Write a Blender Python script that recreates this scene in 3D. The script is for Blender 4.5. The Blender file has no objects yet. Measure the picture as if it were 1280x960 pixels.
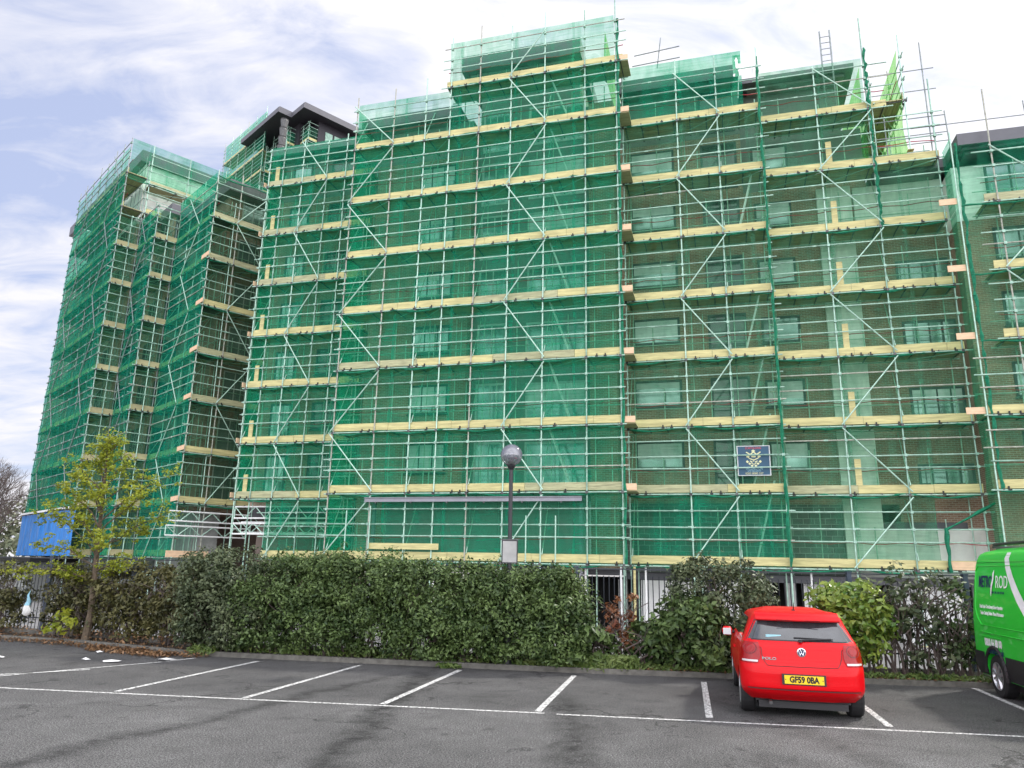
import bpy, bmesh, math, random
import numpy as np
from mathutils import Vector, Matrix
R = math.radians
rng = random.Random(7)
nrng = np.random.default_rng(7)
scn = bpy.context.scene
COL = scn.collection

# ---------------------------------------------------------------- camera
EYE = 2.0
cam = bpy.data.cameras.new('camera'); co = bpy.data.objects.new('camera', cam); COL.objects.link(co)
p_, r_ = R(13.864), R(1.134)
fw = Vector((0, math.cos(p_), math.sin(p_))); rt0 = Vector((1, 0, 0)); up0 = rt0.cross(fw)
rt = math.cos(r_)*rt0 + math.sin(r_)*up0; up = -math.sin(r_)*rt0 + math.cos(r_)*up0
co.matrix_world = Matrix.Translation((0, 0, EYE)) @ Matrix((rt, up, -fw)).transposed().to_4x4()
cam.sensor_fit = 'HORIZONTAL'; cam.sensor_width = 36.0; cam.lens = 36.0*926.6/1280
cam.clip_start = 0.1; cam.clip_end = 3000
scn.camera = co

# ---------------------------------------------------------------- sky, sun, exposure
SUN_EL, SUN_AZ = 44, 62          # azimuth measured from +Y (view direction) towards +X
w = bpy.data.worlds.new('World'); scn.world = w; w.use_nodes = True
nt = w.node_tree; nt.nodes.clear()
def N(nt, t, **k):
    n = nt.nodes.new(t)
    for a, b in k.items():
        if a in n.inputs: n.inputs[a].default_value = b
        else: setattr(n, a, b)
    return n
out = N(nt, 'ShaderNodeOutputWorld'); bg = N(nt, 'ShaderNodeBackground'); bg.inputs['Strength'].default_value = 0.12
sky = N(nt, 'ShaderNodeTexSky'); sky.sky_type = 'NISHITA'; sky.sun_disc = False
sky.sun_elevation = R(SUN_EL); sky.sun_rotation = R(SUN_AZ)
tc = N(nt, 'ShaderNodeTexCoord')
sep = N(nt, 'ShaderNodeSeparateXYZ'); nt.links.new(tc.outputs['Generated'], sep.inputs[0])
# project the view direction on a cloud ceiling so that clouds shrink towards the horizon
zz = N(nt, 'ShaderNodeMath', operation='MAXIMUM'); nt.links.new(sep.outputs['Z'], zz.inputs[0]); zz.inputs[1].default_value = 0.0
za = N(nt, 'ShaderNodeMath', operation='ADD'); nt.links.new(zz.outputs[0], za.inputs[0]); za.inputs[1].default_value = 0.28
dx = N(nt, 'ShaderNodeMath', operation='DIVIDE'); nt.links.new(sep.outputs['X'], dx.inputs[0]); nt.links.new(za.outputs[0], dx.inputs[1])
dy = N(nt, 'ShaderNodeMath', operation='DIVIDE'); nt.links.new(sep.outputs['Y'], dy.inputs[0]); nt.links.new(za.outputs[0], dy.inputs[1])
cmb = N(nt, 'ShaderNodeCombineXYZ'); nt.links.new(dx.outputs[0], cmb.inputs[0]); nt.links.new(dy.outputs[0], cmb.inputs[1])
mp = N(nt, 'ShaderNodeMapping'); nt.links.new(cmb.outputs[0], mp.inputs[0])
mp.inputs['Rotation'].default_value = (0, 0, R(35)); mp.inputs['Scale'].default_value = (0.95, 1.9, 1); mp.inputs['Location'].default_value = (3.4, 1.2, 0)
n1 = N(nt, 'ShaderNodeTexNoise'); n1.inputs['Scale'].default_value = 1.5; n1.inputs['Detail'].default_value = 8; n1.inputs['Roughness'].default_value = 0.55; n1.inputs['Distortion'].default_value = 0.5
nt.links.new(mp.outputs[0], n1.inputs['Vector'])
n2 = N(nt, 'ShaderNodeTexNoise'); n2.inputs['Scale'].default_value = 4.6; n2.inputs['Detail'].default_value = 9; n2.inputs['Roughness'].default_value = 0.6; n2.inputs['Distortion'].default_value = 1.0
nt.links.new(mp.outputs[0], n2.inputs['Vector'])
mx = N(nt, 'ShaderNodeMath', operation='MULTIPLY'); nt.links.new(n2.outputs[0], mx.inputs[0]); mx.inputs[1].default_value = 0.62
ad = N(nt, 'ShaderNodeMath', operation='ADD'); nt.links.new(n1.outputs[0], ad.inputs[0]); nt.links.new(mx.outputs[0], ad.inputs[1])
gx = N(nt, 'ShaderNodeMath', operation='MULTIPLY'); nt.links.new(sep.outputs['X'], gx.inputs[0]); gx.inputs[1].default_value = 0.12
ad2 = N(nt, 'ShaderNodeMath', operation='ADD'); nt.links.new(ad.outputs[0], ad2.inputs[0]); nt.links.new(gx.outputs[0], ad2.inputs[1])
hz = N(nt, 'ShaderNodeMapRange'); nt.links.new(sep.outputs['Z'], hz.inputs[0])
hz.inputs[1].default_value = 0.0; hz.inputs[2].default_value = 0.35; hz.inputs[3].default_value = 0.16; hz.inputs[4].default_value = 0.0
ad3 = N(nt, 'ShaderNodeMath', operation='ADD'); nt.links.new(ad2.outputs[0], ad3.inputs[0]); nt.links.new(hz.outputs[0], ad3.inputs[1])
rp = N(nt, 'ShaderNodeValToRGB'); nt.links.new(ad3.outputs[0], rp.inputs[0])
rp.color_ramp.elements[0].position = 0.58; rp.color_ramp.elements[0].color = (0.18, 0.18, 0.18, 1)
rp.color_ramp.elements[1].position = 0.86; rp.color_ramp.elements[1].color = (1, 1, 1, 1)
lav = N(nt, 'ShaderNodeMix', data_type='RGBA'); lav.inputs[0].default_value = .7; nt.links.new(sky.outputs[0], lav.inputs[6]); lav.inputs[7].default_value = (2.3, 2.75, 4.4, 1)
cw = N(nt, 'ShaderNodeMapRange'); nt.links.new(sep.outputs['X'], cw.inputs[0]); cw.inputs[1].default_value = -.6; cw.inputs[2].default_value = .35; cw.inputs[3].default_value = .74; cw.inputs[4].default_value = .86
cy = N(nt, 'ShaderNodeMapRange'); nt.links.new(sep.outputs['Y'], cy.inputs[0]); cy.inputs[1].default_value = .1; cy.inputs[2].default_value = -.5; cy.inputs[3].default_value = 0; cy.inputs[4].default_value = 1.7  # unseen sky behind the camera brightened to light the facade
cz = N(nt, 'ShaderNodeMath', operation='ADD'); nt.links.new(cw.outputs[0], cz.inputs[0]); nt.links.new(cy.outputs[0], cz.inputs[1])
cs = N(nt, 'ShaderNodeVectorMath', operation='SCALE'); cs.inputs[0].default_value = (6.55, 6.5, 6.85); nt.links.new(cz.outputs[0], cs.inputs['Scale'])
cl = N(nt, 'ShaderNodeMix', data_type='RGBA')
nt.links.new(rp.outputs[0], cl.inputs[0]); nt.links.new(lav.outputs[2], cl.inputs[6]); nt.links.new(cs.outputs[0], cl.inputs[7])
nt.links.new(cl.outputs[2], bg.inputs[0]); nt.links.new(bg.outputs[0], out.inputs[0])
sl = bpy.data.lights.new('sun', 'SUN'); sl.energy = 2.0; sl.angle = R(4); sl.color = (1, .95, .87)
so = bpy.data.objects.new('sun', sl); COL.objects.link(so)
sd = Vector((math.sin(R(SUN_AZ))*math.cos(R(SUN_EL)), math.cos(R(SUN_AZ))*math.cos(R(SUN_EL)), math.sin(R(SUN_EL))))
so.rotation_euler = sd.to_track_quat('Z', 'Y').to_euler(); so.location = (30, 30, 60)
vs = scn.view_settings; vs.view_transform = 'Standard'; vs.look = 'None'; vs.gamma = 1; vs.use_curve_mapping = False
vs.exposure = 0.76
scn.cycles.transparent_max_bounces = 32; scn.cycles.max_bounces = 6; scn.cycles.diffuse_bounces = 3; scn.cycles.glossy_bounces = 3
scn.cycles.use_denoising = True
try: scn.cycles.denoiser = 'OPENIMAGEDENOISE'
except Exception: pass

# ---------------------------------------------------------------- materials
def newmat(name):
    m = bpy.data.materials.new(name); m.use_nodes = True; t = m.node_tree; t.nodes.clear()
    o = N(t, 'ShaderNodeOutputMaterial'); return m, t, o
def pbr(name, col, rough=.6, metal=0., var=.15, scale=3., bump=0., spec=.5, coat=0., stretch=(1, 1, 1), detail=5, island=0.):
    m, t, o = newmat(name)
    b = N(t, 'ShaderNodeBsdfPrincipled'); t.links.new(b.outputs[0], o.inputs[0])
    b.inputs['Roughness'].default_value = rough; b.inputs['Metallic'].default_value = metal
    b.inputs['Specular IOR Level'].default_value = spec; b.inputs['Coat Weight'].default_value = coat; b.inputs['Coat Roughness'].default_value = .05
    c = N(t, 'ShaderNodeTexCoord'); mpn = N(t, 'ShaderNodeMapping'); mpn.inputs['Scale'].default_value = stretch
    t.links.new(c.outputs['Object'], mpn.inputs[0])
    n = N(t, 'ShaderNodeTexNoise'); n.inputs['Scale'].default_value = scale; n.inputs['Detail'].default_value = detail; n.inputs['Roughness'].default_value = .6
    t.links.new(mpn.outputs[0], n.inputs['Vector'])
    mr = N(t, 'ShaderNodeMapRange'); mr.inputs[1].default_value = .3; mr.inputs[2].default_value = .7
    mr.inputs[3].default_value = 1-var; mr.inputs[4].default_value = 1+var
    t.links.new(n.outputs[0], mr.inputs[0])
    src = mr.outputs[0]
    if island:
        g = N(t, 'ShaderNodeNewGeometry'); m2 = N(t, 'ShaderNodeMapRange'); m2.inputs[3].default_value = 1-island; m2.inputs[4].default_value = 1+island
        t.links.new(g.outputs['Random Per Island'], m2.inputs[0])
        mm = N(t, 'ShaderNodeMath', operation='MULTIPLY'); t.links.new(src, mm.inputs[0]); t.links.new(m2.outputs[0], mm.inputs[1]); src = mm.outputs[0]
    vm = N(t, 'ShaderNodeVectorMath', operation='SCALE'); vm.inputs[0].default_value = col[:3]; t.links.new(src, vm.inputs['Scale'])
    t.links.new(vm.outputs[0], b.inputs['Base Color'])
    if bump:
        bp = N(t, 'ShaderNodeBump'); bp.inputs['Strength'].default_value = bump; bp.inputs['Distance'].default_value = .02
        t.links.new(n.outputs[0], bp.inputs['Height']); t.links.new(bp.outputs[0], b.inputs['Normal'])
    m['b'] = 1
    return m
def leafmat(name, col, col2, trans=.3, rough=.45, spec=.35):
    m, t, o = newmat(name)
    g = N(t, 'ShaderNodeNewGeometry'); mix = N(t, 'ShaderNodeMix', data_type='RGBA')
    mix.inputs[6].default_value = (*col, 1); mix.inputs[7].default_value = (*col2, 1)
    c = N(t, 'ShaderNodeTexCoord'); n = N(t, 'ShaderNodeTexNoise'); n.inputs['Scale'].default_value = 1.6; n.inputs['Detail'].default_value = 2
    t.links.new(c.outputs['Object'], n.inputs['Vector'])
    a = N(t, 'ShaderNodeMath', operation='MULTIPLY_ADD'); t.links.new(g.outputs['Random Per Island'], a.inputs[0]); a.inputs[1].default_value = .7
    b2 = N(t, 'ShaderNodeMath', operation='MULTIPLY_ADD'); t.links.new(n.outputs[0], b2.inputs[0]); b2.inputs[1].default_value = 1.6; b2.inputs[2].default_value = -.65
    t.links.new(b2.outputs[0], a.inputs[2]); a.use_clamp = True
    t.links.new(a.outputs[0], mix.inputs[0])
    b = N(t, 'ShaderNodeBsdfPrincipled'); b.inputs['Roughness'].default_value = rough; b.inputs['Specular IOR Level'].default_value = spec
    t.links.new(mix.outputs[2], b.inputs['Base Color'])
    tr = N(t, 'ShaderNodeBsdfTranslucent'); t.links.new(mix.outputs[2], tr.inputs[0])
    ms = N(t, 'ShaderNodeMixShader'); ms.inputs[0].default_value = trans
    t.links.new(b.outputs[0], ms.inputs[1]); t.links.new(tr.outputs[0], ms.inputs[2]); t.links.new(ms.outputs[0], o.inputs[0])
    return m
def brickmat(name, c1, c2, mortar, bw=.225, bh=.075, msz=.010, rough=.85):
    m, t, o = newmat(name)
    b = N(t, 'ShaderNodeBsdfPrincipled'); t.links.new(b.outputs[0], o.inputs[0]); b.inputs['Roughness'].default_value = rough
    c = N(t, 'ShaderNodeTexCoord'); s = N(t, 'ShaderNodeSeparateXYZ'); t.links.new(c.outputs['Object'], s.inputs[0])
    a = N(t, 'ShaderNodeMath', operation='ADD'); t.links.new(s.outputs[0], a.inputs[0]); t.links.new(s.outputs[1], a.inputs[1])
    cb = N(t, 'ShaderNodeCombineXYZ'); t.links.new(a.outputs[0], cb.inputs[0]); t.links.new(s.outputs[2], cb.inputs[1])
    br = N(t, 'ShaderNodeTexBrick'); t.links.new(cb.outputs[0], br.inputs['Vector'])
    br.inputs['Scale'].default_value = 1; br.inputs['Brick Width'].default_value = bw; br.inputs['Row Height'].default_value = bh
    br.inputs['Mortar Size'].default_value = msz; br.inputs['Color1'].default_value = (*c1, 1); br.inputs['Color2'].default_value = (*c2, 1); br.inputs['Mortar'].default_value = (*mortar, 1)
    n = N(t, 'ShaderNodeTexNoise'); n.inputs['Scale'].default_value = 1.3; n.inputs['Detail'].default_value = 6; t.links.new(c.outputs['Object'], n.inputs['Vector'])
    mr = N(t, 'ShaderNodeMapRange'); mr.inputs[1].default_value = .3; mr.inputs[2].default_value = .7; mr.inputs[3].default_value = .75; mr.inputs[4].default_value = 1.2
    t.links.new(n.outputs[0], mr.inputs[0])
    vm = N(t, 'ShaderNodeVectorMath', operation='SCALE'); t.links.new(br.outputs[0], vm.inputs[0]); t.links.new(mr.outputs[0], vm.inputs['Scale'])
    t.links.new(vm.outputs[0], b.inputs['Base Color'])
    return m
def netmat(name, col, alpha, trans=.35, tint=(.8, 1, .9)):
    """debris netting: woven sheet, partly see-through, density varies with folds"""
    m, t, o = newmat(name)
    d = N(t, 'ShaderNodeBsdfDiffuse'); d.inputs[0].default_value = (*col, 1)
    tl = N(t, 'ShaderNodeBsdfTranslucent'); tl.inputs[0].default_value = (min(1, col[0]*1.6), min(1, col[1]*1.6), col[2]*1.2, 1)
    ms = N(t, 'ShaderNodeMixShader'); ms.inputs[0].default_value = trans; t.links.new(d.outputs[0], ms.inputs[1]); t.links.new(tl.outputs[0], ms.inputs[2])
    tp = N(t, 'ShaderNodeBsdfTransparent'); tp.inputs[0].default_value = (*tint, 1)
    c = N(t, 'ShaderNodeTexCoord'); mpn = N(t, 'ShaderNodeMapping'); mpn.inputs['Scale'].default_value = (1, 1, .35); t.links.new(c.outputs['Object'], mpn.inputs[0])
    n = N(t, 'ShaderNodeTexNoise'); n.inputs['Scale'].default_value = 1.7; n.inputs['Detail'].default_value = 6; n.inputs['Distortion'].default_value = .8; t.links.new(mpn.outputs[0], n.inputs['Vector'])
    mr = N(t, 'ShaderNodeMapRange'); mr.inputs[1].default_value = .3; mr.inputs[2].default_value = .7; mr.inputs[3].default_value = alpha-.19; mr.inputs[4].default_value = alpha+.19
    t.links.new(n.outputs[0], mr.inputs[0])
    # woven bands along the rolls' length
    s = N(t, 'ShaderNodeSeparateXYZ'); t.links.new(c.outputs['Object'], s.inputs[0])
    wv = N(t, 'ShaderNodeTexNoise'); wv.noise_dimensions = '1D'; wv.inputs['Scale'].default_value = 9; wv.inputs['Detail'].default_value = 3; t.links.new(s.outputs[2], wv.inputs['W'])
    wm = N(t, 'ShaderNodeMath', operation='MULTIPLY_ADD'); t.links.new(wv.outputs[0], wm.inputs[0]); wm.inputs[1].default_value = .22; t.links.new(mr.outputs[0], wm.inputs[2])
    ws = N(t, 'ShaderNodeMath', operation='SUBTRACT'); t.links.new(wm.outputs[0], ws.inputs[0]); ws.inputs[1].default_value = .11; ws.use_clamp = True
    # lapped seams where two rolls overlap, and slanting pull creases
    wob = N(t, 'ShaderNodeMath', operation='MULTIPLY_ADD'); t.links.new(n.outputs[0], wob.inputs[0]); wob.inputs[1].default_value = .25; t.links.new(s.outputs[0], wob.inputs[2])
    pp = N(t, 'ShaderNodeMath', operation='PINGPONG'); t.links.new(wob.outputs[0], pp.inputs[0]); pp.inputs[1].default_value = 1.37
    sm = N(t, 'ShaderNodeMapRange'); sm.inputs[1].default_value = .05; sm.inputs[2].default_value = .075; sm.inputs[3].default_value = .20; sm.inputs[4].default_value = 0; t.links.new(pp.outputs[0], sm.inputs[0])
    m2 = N(t, 'ShaderNodeMapping'); m2.inputs['Rotation'].default_value = (0, R(38), 0); m2.inputs['Scale'].default_value = (.5, 1, 5); t.links.new(c.outputs['Object'], m2.inputs[0])
    cn = N(t, 'ShaderNodeTexNoise'); cn.inputs['Scale'].default_value = 1.5; cn.inputs['Detail'].default_value = 4; cn.inputs['Distortion'].default_value = .5; t.links.new(m2.outputs[0], cn.inputs['Vector'])
    cm = N(t, 'ShaderNodeMapRange'); cm.inputs[1].default_value = .52; cm.inputs[2].default_value = .66; cm.inputs[3].default_value = 0; cm.inputs[4].default_value = .16; t.links.new(cn.outputs[0], cm.inputs[0])
    a1 = N(t, 'ShaderNodeMath', operation='ADD'); t.links.new(ws.outputs[0], a1.inputs[0]); t.links.new(sm.outputs[0], a1.inputs[1])
    ws = N(t, 'ShaderNodeMath', operation='ADD'); t.links.new(a1.outputs[0], ws.inputs[0]); t.links.new(cm.outputs[0], ws.inputs[1]); ws.use_clamp = True
    mm = N(t, 'ShaderNodeMixShader'); t.links.new(ws.outputs[0], mm.inputs[0]); t.links.new(tp.outputs[0], mm.inputs[1]); t.links.new(ms.outputs[0], mm.inputs[2])
    t.links.new(mm.outputs[0], o.inputs[0])
    return m
def glassmat(name, col, rough=.05, metal=.0, spec=1.0):
    return pbr(name, col, rough=rough, metal=metal, var=.25, scale=.8, spec=spec)

M = {}
M['galv'] = pbr('galvanised_tube', (.40, .58, .48), rough=.42, metal=.3, var=.22, scale=6)  # green cast reflected off the nets is put into the tube colour
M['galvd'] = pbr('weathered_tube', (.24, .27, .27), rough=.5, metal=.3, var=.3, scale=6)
M['fit'] = pbr('steel_fitting', (.10, .10, .10), rough=.5, metal=.6, var=.3, scale=12)
M['clip'] = pbr('black_board_clip', (.012, .014, .013), rough=.6)
M['wood'] = pbr('scaffold_timber', (.50, .455, .215), rough=.8, var=.28, scale=2.2, stretch=(.6, 4, 6), detail=8, bump=.1)
M['woodw'] = pbr('weathered_timber', (.36, .36, .21), rough=.85, var=.35, scale=3, stretch=(.6, 4, 6))
M['galv2'] = pbr('dull_tube', (.27, .42, .34), rough=.5, metal=.3, var=.35, scale=5)
M['rust'] = pbr('rusty_tube', (.37, .37, .31), rough=.6, var=.35, scale=7)
M['woodn'] = pbr('fresh_timber', (.68, .47, .30), rough=.8, var=.16, scale=3, stretch=(1, 4, 6), detail=8)
M['woodd'] = pbr('deck_boards', (.40, .36, .20), rough=.85, var=.35, scale=1.4, stretch=(.4, 9, 1), detail=6)
M['red'] = pbr('red_alarm_cable', (.38, .02, .03), rough=.6)
M['net'] = netmat('green_netting', (.016, .29, .165), .38, tint=(.68, .95, .82))
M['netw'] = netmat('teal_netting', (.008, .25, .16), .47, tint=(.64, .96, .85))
M['neto'] = netmat('faded_green_netting', (.075, .27, .165), .26, tint=(.76, .93, .82))
M['netl'] = netmat('backlit_tint_netting', (.10, .30, .12), .45, trans=.6, tint=(.7, 1, .5))  # green net with the glow of sun shining through put into its colour
M['netup'] = netmat('light_green_netting', (.03, .28, .17), .30, trans=.5)
M['hem'] = pbr('bunched_netting', (.003, .15, .075), rough=.85, var=.4, scale=9)
M['tarp'] = pbr('blue_sheeting', (.008, .17, .52), rough=.4, var=.3, scale=2, stretch=(2.5, 2.5, .5), bump=.3)
M['brick'] = brickmat('brown_brick', (.27, .155, .10), (.36, .225, .15), (.44, .39, .33))
M['brickr'] = brickmat('red_brick', (.30, .065, .035), (.38, .10, .055), (.30, .25, .22))
M['block'] = brickmat('grey_block_cladding', (.12, .13, .125), (.17, .18, .17), (.34, .36, .35), .42, .23, .012)
M['render'] = pbr('white_render', (.80, .81, .77), rough=.9, var=.12, scale=1.2, bump=.05)
M['renderg'] = pbr('grey_cladding', (.20, .21, .20), rough=.8, var=.1, scale=1)
M['taupe'] = pbr('taupe_wall', (.17, .13, .11), rough=.9, var=.1)
M['conc'] = pbr('concrete', (.36, .36, .35), rough=.9, var=.2, scale=3)
M['fascia'] = pbr('dark_grey_fascia', (.10, .10, .115), rough=.5, var=.08)
M['soffit'] = pbr('black_soffit', (.018, .016, .022), rough=.5, var=.1)
M['glass'] = glassmat('window_glass', (.28, .36, .36), rough=.12, metal=.55)
M['glassd'] = glassmat('dark_window_glass', (.03, .04, .045), rough=.08)
M['glassb'] = glassmat('pale_window_blind', (.62, .68, .68), rough=.4)
M['frame'] = pbr('grey_window_frame', (.05, .07, .075), rough=.5)
M['framel'] = pbr('pale_window_frame', (.5, .52, .52), rough=.5)
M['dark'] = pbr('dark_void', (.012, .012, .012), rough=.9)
M['white'] = pbr('white_paint', (.78, .78, .77), rough=.5, var=.05)
M['steel'] = pbr('grey_steel_beam', (.25, .25, .28), rough=.5, metal=.3, var=.12)
M['post'] = pbr('navy_railing_paint', (.030, .042, .07), rough=.45, var=.2)
M['picket'] = pbr('dark_railing_paint', (.022, .026, .034), rough=.5, var=.2)
M['lamp'] = pbr('black_lamp_post', (.018, .019, .023), rough=.4, var=.15)
M['bark'] = pbr('brown_bark', (.10, .075, .05), rough=.9, var=.35, scale=12, bump=.3)
M['twig'] = pbr('grey_twig', (.11, .085, .075), rough=.9, var=.3, scale=8)
M['litter'] = pbr('white_litter', (.7, .7, .68), rough=.7)
M['bag'] = pbr('blue_bag', (.25, .50, .62), rough=.4, var=.3, scale=20)
M['leafh'] = leafmat('hedge_leaf', (.018, .042, .012), (.125, .185, .055), trans=.12, rough=.45, spec=.3)
M['leafd'] = leafmat('grey_hedge_leaf', (.02, .038, .016), (.12, .145, .07), trans=.1, rough=.45, spec=.3)
M['leafb'] = leafmat('brown_hedge_leaf', (.035, .040, .013), (.13, .12, .04), trans=.12, rough=.5)
M['leafy'] = leafmat('laurel_leaf', (.06, .14, .02), (.34, .42, .08), trans=.25, rough=.3, spec=.5)
M['leaft'] = leafmat('young_maple_leaf', (.17, .23, .02), (.42, .44, .05), trans=.4)
M['leafr'] = leafmat('reddish_leaf', (.16, .05, .025), (.25, .12, .05), trans=.2)
M['grass'] = leafmat('verge_grass', (.05, .10, .02), (.17, .22, .06), trans=.2)
M['dead'] = leafmat('dead_leaves', (.12, .06, .03), (.30, .18, .09), trans=.05)
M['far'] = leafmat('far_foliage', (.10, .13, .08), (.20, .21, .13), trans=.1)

# ---------------------------------------------------------------- mesh helpers
class MB:
    def __init__(s): s.v = []; s.f = []; s.m = []; s.mats = []
    def mi(s, m):
        m = M[m] if isinstance(m, str) else m
        if m not in s.mats: s.mats.append(m)
        return s.mats.index(m)
    def add(s, vs, fs, m):
        k = len(s.v); i = s.mi(m); s.v += [tuple(v) for v in vs]
        for f in fs: s.f.append(tuple(k+j for j in f)); s.m.append(i)
    def box(s, a, b, m):
        x0, y0, z0 = [min(a[i], b[i]) for i in range(3)]; x1, y1, z1 = [max(a[i], b[i]) for i in range(3)]
        s.add([(x0,y0,z0),(x1,y0,z0),(x1,y1,z0),(x0,y1,z0),(x0,y0,z1),(x1,y0,z1),(x1,y1,z1),(x0,y1,z1)],
              [(0,3,2,1),(4,5,6,7),(0,1,5,4),(1,2,6,5),(2,3,7,6),(3,0,4,7)], m)
    def tube(s, a, b, r, m, n=6, r2=None, cap=True):
        a = Vector(a); b = Vector(b); d = b-a
        if d.length < 1e-6: return
        d.normalize(); x = d.orthogonal().normalized(); y = d.cross(x); r2 = r if r2 is None else r2
        vs = []
        for p, q in ((a, r), (b, r2)):
            for i in range(n):
                t = 2*math.pi*i/n; vs.append(p+x*q*math.cos(t)+y*q*math.sin(t))
        fs = [(i, (i+1) % n, n+(i+1) % n, n+i) for i in range(n)]
        if cap: fs += [tuple(range(n-1, -1, -1)), tuple(range(n, 2*n))]
        s.add(vs, fs, m)
    def path(s, pts, r, m, n=6):
        for i in range(len(pts)-1):
            ra = r[i] if hasattr(r, '__len__') else r; rb = r[i+1] if hasattr(r, '__len__') else r
            s.tube(pts[i], pts[i+1], ra, m, n, rb)
    def prism(s, poly, z0, z1, m, mside=None):
        n = len(poly)
        s.add([(x, y, z0) for x, y in poly]+[(x, y, z1) for x, y in poly], [tuple(range(n-1, -1, -1)), tuple(range(n, 2*n))], m)
        s.add([(x, y, z0) for x, y in poly]+[(x, y, z1) for x, y in poly], [(i, (i+1) % n, n+(i+1) % n, n+i) for i in range(n)], mside or m)
    def lathe(s, prof, m, n=20, c=(0, 0, 0)):
        vs = []
        for r, z in prof:
            for i in range(n): t = 2*math.pi*i/n; vs.append((c[0]+r*math.cos(t), c[1]+r*math.sin(t), c[2]+z))
        fs = [(k*n+i, k*n+(i+1) % n, (k+1)*n+(i+1) % n, (k+1)*n+i) for k in range(len(prof)-1) for i in range(n)]
        s.add(vs, fs, m)
    def build(s, name, parent=None, smooth=False, label=None):
        me = bpy.data.meshes.new(name); me.from_pydata(s.v, [], s.f)
        for m in s.mats: me.materials.append(m)
        me.polygons.foreach_set('material_index', s.m)
        if smooth: me.polygons.foreach_set('use_smooth', [True]*len(s.f))
        me.update()
        o = bpy.data.objects.new(name, me); COL.objects.link(o)
        if parent: o.parent = parent
        if label: o['label'] = label
        return o
def tag(o, label=None, cat=None, group=None, kind=None):
    if label: o['label'] = label
    if cat: o['category'] = cat
    if group: o['group'] = group
    if kind: o['kind'] = kind
    return o
def thing(name, label, cat, loc=(0, 0, 0), rz=0, group=None):
    o = bpy.data.objects.new(name, None); COL.objects.link(o); o.location = loc; o.rotation_euler = (0, 0, R(rz)); o.empty_display_size = .3
    return tag(o, label, cat, group)
def struct(o): o['kind'] = 'structure'; return o
def dup(root, loc, rz, label, scale=None):
    r = root.copy(); COL.objects.link(r); r.location = loc; r.rotation_euler = (0, 0, rz); r['label'] = label
    if scale: r.scale = scale
    for ch in list(root.children):
        c = ch.copy(); COL.objects.link(c); c.parent = r
        for g in ch.children:
            d = g.copy(); COL.objects.link(d); d.parent = c
    return r
def text_mesh(txt, name, mat, parent, loc, rot, size, xs=1.0, align='CENTER', ext=.002, bold=0.0):
    cu = bpy.data.curves.new(name, 'FONT'); cu.body = txt; cu.size = size; cu.align_x = align; cu.align_y = 'CENTER'; cu.extrude = ext; cu.offset = bold; cu.resolution_u = 3
    t = bpy.data.objects.new(name, cu); COL.objects.link(t); dg = bpy.context.evaluated_depsgraph_get()
    me = bpy.data.meshes.new_from_object(t.evaluated_get(dg)); bpy.data.objects.remove(t); bpy.data.curves.remove(cu)
    me.materials.clear(); me.materials.append(M[mat] if isinstance(mat, str) else mat)
    for v in me.vertices: v.co.x *= xs
    o = bpy.data.objects.new(name, me); COL.objects.link(o); o.parent = parent; o.location = loc; o.rotation_euler = rot
    return o

# frames -------------------------------------------------------------------
AM = -15.86; PM = Vector((4.365, 29.0))
uM = Vector((math.cos(R(AM)), math.sin(R(AM)))); vM = Vector((-uM.y, uM.x))
def Mw(u, v): q = PM+uM*u+vM*v; return (q.x, q.y, 0)
AW = -45.9; PW = Vector((-17.4, 39.3))
uW = Vector((math.cos(R(AW)), math.sin(R(AW)))); vW = Vector((-uW.y, uW.x))
def Ww(u, v): q = PW+uW*u+vW*v; return (q.x, q.y, 0)
ZK = [2.2, 4.98, 7.66, 10.5, 13.2, 15.97, 18.78, 21.65, 24.3]
YARD = -0.5

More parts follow.
